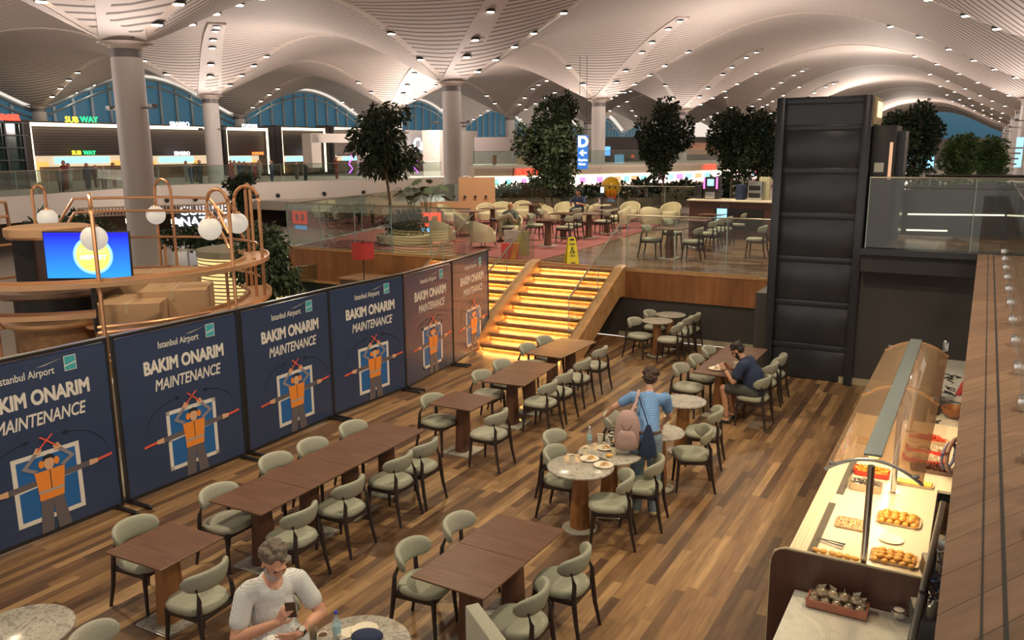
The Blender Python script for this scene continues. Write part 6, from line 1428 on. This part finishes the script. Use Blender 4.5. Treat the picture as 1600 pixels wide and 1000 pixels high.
cones('shirt', M_shirtc, p1, [((0, 0, .55), (.0, 0, .78), .170, .178), ((.045, 0, .62), (.05, 0, .80), .150, .145), ((0, 0, .78), (.012, 0, .94), .172, .145), ((.0, -.15, .985), (.0, .15, .985), .096, .096), ((.02, -.06, 1.0), (.02, .06, 1.0), .088, .088), ((.055, -.05, .975), (.055, .05, .975), .086, .086),
      (RS, RS.lerp(RE, .60), .074, .076), (LS, LS.lerp(LE, .60), .074, .076), ((.10, -.08, .60), (.24, -.10, .625), .115, .10), ((.10, .08, .60), (.24, .10, .625), .115, .10)], .0065, sm=6)
mb = MB()
for s in (-1, 1): mb.loft([[Vector(q) for q in ((.045, s*.075, 1.055), (.125, s*.018, 1.00), (.135, s*.050, .955), (.085, s*.105, 1.0))], [Vector(q)+Vector((.006, 0, .008)) for q in ((.045, s*.075, 1.055), (.125, s*.018, 1.00), (.135, s*.050, .955), (.085, s*.105, 1.0))]])
mb.tube([(.075*math.cos(t)+.03, .085*math.sin(t), 1.055-.035*math.cos(t)) for t in [k*PI/10 for k in range(-9, 10)]], .016, 8); mb.build('collar', M_shirtc, p1)
cones('shorts', pm('khaki_shorts', (.50, .48, .42), .9), p1, [((.0, -.10, .54), (.36, -.165, .56), .108, .095), ((.0, .10, .54), (.36, .165, .56), .108, .095), ((0, -.08, .52), (0, .08, .52), .13, .13)], .012)
for s in (-1, 1): cones('shoe', M_black, p1, [((.38, s*.17, .045), (.57, s*.195, .04), .048, .042)], .008)
wp = LE.lerp(LW, .86); mb = MB(); dv = (LW-LE).normalized(); mb.tube([wp-dv*.012, wp+dv*.012], .0365, 18); strap = mb.build('watch_strap', M_black, p1)
mb = MB(); nrm = dv.cross(Vector((0, 0, 1))).normalized(); up_ = Vector((0, 0, 1)); nn = (up_*.75-nrm*-.5); nn = (up_*.8+Vector((.55, 0, 0))).normalized(); mb.tube([wp+nn*.030, wp+nn*.046], .022, 18); mb.build('watch_face', pm('watch_white', (.8, .78, .7), .3), strap)
ph = empty('phone', p1.matrix_basis @ Vector((.400, .005, .985)), yaw1+.35, 'dark phone in the raised hand of the bearded man', 'phone'); ph.rotation_euler = (0, .30, yaw1-.45)
mb = MB(); mb.box((0, 0, 0), (.009, .076, .150), bev=.004); mb.build('case', pm('brown_case', (.10, .06, .04), .4), ph); mb = MB(); mb.box((-.0052, 0, 0), (.001, .068, .140)); mb.build('screen', em('phone_screen', (.5, .5, .55), .7), ph, smooth=False)

# --- standing woman seen from behind
yaw2 = YAW+PI/2+math.radians(16)
p2 = empty('person', W(-3.13, 8.62, 0), yaw2, 'standing person with brown curls, blue striped shirt and jeans bending over a round table', 'person')
mb = MB(); Mh = head_parts(mb, Vector((.44, .0, 1.495)), pitch=.45, yaw=-.1)
mb.cone((.33, 0, 1.34), (.39, 0, 1.43), .050, .048, 14)
mb.cone((.02, 0, .96), (.16, 0, 1.14), .125, .115); mb.cone((.16, 0, 1.14), (.29, 0, 1.30), .12, .10); mb.cone((.30, -.13, 1.325), (.30, .13, 1.325), .055, .055)
RS, RE, RW = Vector((.30, -.185, 1.32)), Vector((.42, -.235, 1.06)), Vector((.66, -.13, .86))
LS, LE, LW = Vector((.30, .185, 1.32)), Vector((.34, .41, 1.16)), Vector((.50, .52, 1.00))
for a_, b_, c_ in ((RS, RE, RW), (LS, LE, LW)): mb.cone(a_, b_, .050, .038); mb.cone(b_, c_, .037, .023)
hand_parts(mb, RW, (.75, .1, -.5), (0, .3, -.9), .35, 1, .95); hand_parts(mb, LW, (.7, .35, -.4), (.3, -.6, -.6), .4, -1, .95)
for s in (-1, 1): mb.cone((.0, s*.085, .93), (.03, s*.10, .50), .090, .058); mb.cone((.03, s*.10, .50), (-.04, s*.10, .10), .056, .036); mb.cone((-.04, s*.10, .05), (.10, s*.11, .035), .038, .03)
body = remesh(mb.build('body', M_skin3, p2), .007, 2)
face_bits(body, Mh, M_hairb, None, M_hairb, 70, 5)
cones('shirt', M_shirtb, p2, [((.0, 0, .95), (.15, 0, 1.13), .150, .135), ((.15, 0, 1.13), (.28, 0, 1.28), .138, .12), ((.285, -.13, 1.30), (.285, .13, 1.30), .078, .078), (RS, RS.lerp(RE, .55), .068, .066), (LS, LS.lerp(LE, .55), .062, .060)], .009)
cones('jeans', M_jean, p2, [((-.01, -.06, .93), (-.01, .06, .93), .125, .125), ((.0, -.085, .88), (.03, -.10, .50), .105, .078), ((.0, .085, .88), (.03, .10, .50), .105, .078), ((.03, -.10, .50), (-.04, -.10, .08), .077, .068), ((.03, .10, .50), (-.04, .10, .08), .077, .068)], .010)
mb = MB(); mb.tube([(.015+.158*math.cos(k*PI/12), .158*math.sin(k*PI/12), 1.0-.03*math.cos(k*PI/12)) for k in range(24)], .016, 8, loop=True); mb.build('belt', pm('brown_belt', (.10, .06, .04), .5), p2)
for s in (-1, 1): cones('shoe', M_cream, p2, [((-.06, s*.10, .045), (.12, s*.115, .035), .050, .040)], .008)
def on2(v): return p2.matrix_basis @ Vector(v)
bp = empty('backpack', on2((-.10, .21, 1.05)), yaw2, 'dusty pink backpack hanging from one shoulder of the standing person', 'backpack'); M_pk = pm('dusty_pink_cloth', (.42, .29, .27), .85, 0, .08, 14)
mb = MB(); mb.loft([[Vector((x*sx_+.01, y*sy_, z)) for x, y in superellipse(.105, .150, 26, 2.6)] for sx_, sy_, z in ((.3, .5, -.245), (.75, .88, -.235), (.98, 1.0, -.19), (1.0, 1.0, -.08), (.95, .96, .04), (.82, .80, .13), (.55, .52, .195), (.15, .2, .215))]); mb.build('bag_body', M_pk, bp, angle=80)
mb = MB(); mb.loft([[Vector((x*sx_-.09, y*sx_, z)) for x, y in superellipse(.035, .115, 20, 2.8)] for sx_, z in ((.5, -.215), (.95, -.20), (1.0, -.14), (.95, -.05), (.6, .0))]); mb.build('front_pocket', M_pk, bp, angle=80)
mb = MB(); mb.tube([(.07, -.03, .17), (.20, -.08, .27), (.36, -.09, .36), (.42, -.09, .33)], .018, 8, flat=.4); mb.build('shoulder_strap', M_pk, bp); mb = MB(); mb.tube([(-.10, .06, .08), (-.135, .03, .03), (-.14, -.03, .03), (-.10, -.06, .08)], .004, 6); mb.build('zip', M_leg, bp)
mb = MB(); mb.tube([(-.02, .14, .02), (-.04, .19, -.10), (-.02, .17, -.22), (.0, .13, -.28)], [.012, .03, .034, .014], 8); mb.build('patterned_scarf', stripes('black_white_pattern', (.65, .62, .5), (.03, .03, .03), 2, .035, .5), bp)
tb_ = empty('tote_bag', on2((-.15, -.03, .93)), yaw2, 'navy blue cloth bag hanging behind the hip of the standing person', 'bag'); mb = MB(); mb.loft([[Vector((x*s_, y*s_, z)) for x, y in superellipse(.04, .10, 20, 2.5)] for s_, z in ((.2, .20), (.5, .12), (.85, -.02), (1, -.14), (.8, -.18))]); mb.build('bag_body', M_navy, tb_)
mb = MB(); mb.tube([(0, 0, .18), (.12, .06, .30), (.28, .14, .44)], .008, 6); mb.build('cord', M_navy, tb_)

# --- man in navy at the far table
cc = CHO['chair the man in navy sits on']; yaw3 = YAW+math.radians(176)
p3 = empty('person', Vector((cc.location.x, cc.location.y, 0)), yaw3, 'bearded man in navy shirt and dark shorts leaning over his meal', 'person')
mb = MB(); Mh = head_parts(mb, Vector((.28, 0, 1.13)), pitch=.75, yaw=0); mb.cone((.17, 0, 1.01), (.23, 0, 1.07), .056, .052)
mb.cone((-.02, 0, .58), (.03, 0, .78), .14, .14); mb.cone((.03, 0, .78), (.13, 0, .95), .14, .115); mb.cone((.14, -.15, .965), (.14, .15, .965), .065, .065)
RS, RE, RW = Vector((.14, -.20, .955)), Vector((.25, -.24, .70)), Vector((.43, -.10, .82)); LS, LE, LW = Vector((.14, .20, .955)), Vector((.24, .26, .70)), Vector((.44, .10, .84))
for a_, b_, c_ in ((RS, RE, RW), (LS, LE, LW)): mb.cone(a_, b_, .056, .043); mb.cone(b_, c_, .042, .026)
hand_parts(mb, RW, (.5, .3, .5), (.2, 1, 0), .8, -1); hand_parts(mb, LW, (.5, -.3, .5), (.2, -1, 0), .9, 1)
for s in (-1, 1): mb.cone((.0, s*.095, .53), (.42, s*.15, .55), .085, .062); mb.cone((.42, s*.15, .54), (.36, s*.15, .12), .060, .038); mb.cone((.34, s*.15, .05), (.48, s*.16, .035), .038, .03)
body = remesh(mb.build('body', M_skin2, p3), .007, 2); face_bits(body, Mh, M_black, pm('black_beard', (.02, .018, .018), .8), pm('black_hair', (.025, .022, .02), .7, 0, .3, 30), 10, 7)
cones('shirt', M_navy, p3, [((-.02, 0, .56), (.03, 0, .78), .168, .168), ((.03, 0, .78), (.12, 0, .93), .168, .14), ((.125, -.14, .945), (.125, .14, .945), .092, .092), (RS, RS.lerp(RE, .6), .078, .078), (LS, LS.lerp(LE, .6), .078, .078)], .010)
cones('shorts', M_short, p3, [((.0, -.09, .535), (.33, -.14, .555), .108, .094), ((.0, .09, .535), (.33, .14, .555), .108, .094), ((-.02, -.08, .52), (-.02, .08, .52), .12, .12)], .012)
for s in (-1, 1): cones('sandal', M_black, p3, [((.32, s*.15, .03), (.50, s*.165, .025), .042, .038)], .008)
mb = MB(); wv = LE.lerp(LW, .88); dv = (LW-LE).normalized(); mb.tube([wv-dv*.01, wv+dv*.01], .032, 14); mb.build('watch', M_black, p3)

# --- reclining man in the cream armchair, person in navy polo at the back
q_ = at(797, 376, UPZ); p4_ = empty('person', q_, YAW+math.radians(-80), 'bald man in beige trousers reclining in a cream armchair with crossed legs', 'person')
mb = MB(); Mh = head_parts(mb, Vector((-.04, 0, 1.02)), pitch=-.1); mb.cone((-.04, 0, .86), (-.04, 0, .95), .055, .05); mb.cone((0, 0, .54), (-.05, 0, .80), .15, .14); mb.cone((-.05, -.14, .82), (-.05, .14, .82), .06, .06)
for s in (-1, 1): mb.cone((-.05, s*.19, .80), (.10, s*.25, .60), .05, .042); mb.cone((.10, s*.25, .60), (.26, s*.06, .66), .04, .026); hand_parts(mb, (.26, s*.06, .66), (.4, -s*.6, .2), (0, 0, -1), .7, s)
mb.cone((.05, -.10, .54), (.46, -.14, .60), .085, .062); mb.cone((.46, -.14, .58), (.44, -.14, .12), .058, .040); mb.cone((.42, -.14, .06), (.58, -.16, .04), .04, .03)
mb.cone((.05, .10, .56), (.42, .12, .78), .085, .062); mb.cone((.42, .12, .78), (.55, -.22, .66), .056, .04); mb.cone((.55, -.24, .66), (.66, -.34, .68), .04, .03)
body = remesh(mb.build('body', M_skin2, p4_), .009, 2); face_bits(body, Mh, M_black)
cones('shirt', pm('green_cotton', (.10, .12, .10), .9), p4_, [((0, 0, .52), (-.05, 0, .78), .17, .165), ((-.05, -.13, .80), (-.05, .13, .80), .09, .09)]+[((-.05, s*.19, .79), (.08, s*.24, .64), .07, .06) for s in (-1, 1)], .012)
cones('trousers', pm('beige_trousers', (.30, .27, .19), .9), p4_, [((.02, -.09, .53), (.45, -.14, .60), .105, .085), ((.46, -.14, .59), (.44, -.14, .16), .082, .07), ((.02, .09, .55), (.42, .12, .78), .105, .085), ((.42, .12, .78), (.54, -.18, .67), .08, .066)], .012)
for c_ in (((.42, -.14, .05), (.60, -.16, .04)), ((.55, -.24, .66), (.67, -.36, .68))): cones('shoe', M_black, p4_, [(*c_, .05, .04)], .009)
q_ = at(905, 352, UPZ); arm5 = am.put(q_, YAW+math.radians(-85), 'cream armchair under the person in navy polo at the lounge back')
p5_ = empty('person', q_, YAW+math.radians(-85), 'person in navy polo sitting at the back of the lounge with arms on table', 'person')
mb = MB(); Mh = head_parts(mb, Vector((.14, 0, 1.17)), pitch=.35); mb.cone((.06, 0, 1.0), (.10, 0, 1.1), .055, .05); mb.cone((0, 0, .54), (.03, 0, .92), .15, .13); mb.cone((.04, -.15, .97), (.04, .15, .97), .06, .06)
for s in (-1, 1):
    mb.cone((.04, s*.2, .96), (.15, s*.27, .72), .05, .042); mb.cone((.15, s*.27, .72), (.36, s*.14, .80), .04, .026); hand_parts(mb, (.36, s*.14, .80), (.8, -s*.4, .1), (0, -s, -.4), .7, s)
    mb.cone((.05, s*.10, .54), (.42, s*.14, .56), .085, .062); mb.cone((.42, s*.14, .55), (.38, s*.14, .12), .058, .04); mb.cone((.38, s*.14, .06), (.52, s*.15, .04), .04, .03)
body = remesh(mb.build('body', M_skin2, p5_), .009, 2); face_bits(body, Mh, M_black, None, MATS['black_hair'], 8, 8)
cones('shirt', M_navy, p5_, [((0, 0, .52), (.03, 0, .90), .17, .15), ((.03, -.14, .95), (.03, .14, .95), .085, .085)]+[((.04, s*.2, .95), (.12, s*.25, .80), .07, .07) for s in (-1, 1)], .012)
cones('trousers', M_short, p5_, [((.02, s*.10, .54), (.42, s*.14, .56), .10, .078) for s in (-1, 1)]+[((.42, s*.14, .55), (.38, s*.14, .1), .075, .06) for s in (-1, 1)], .012)
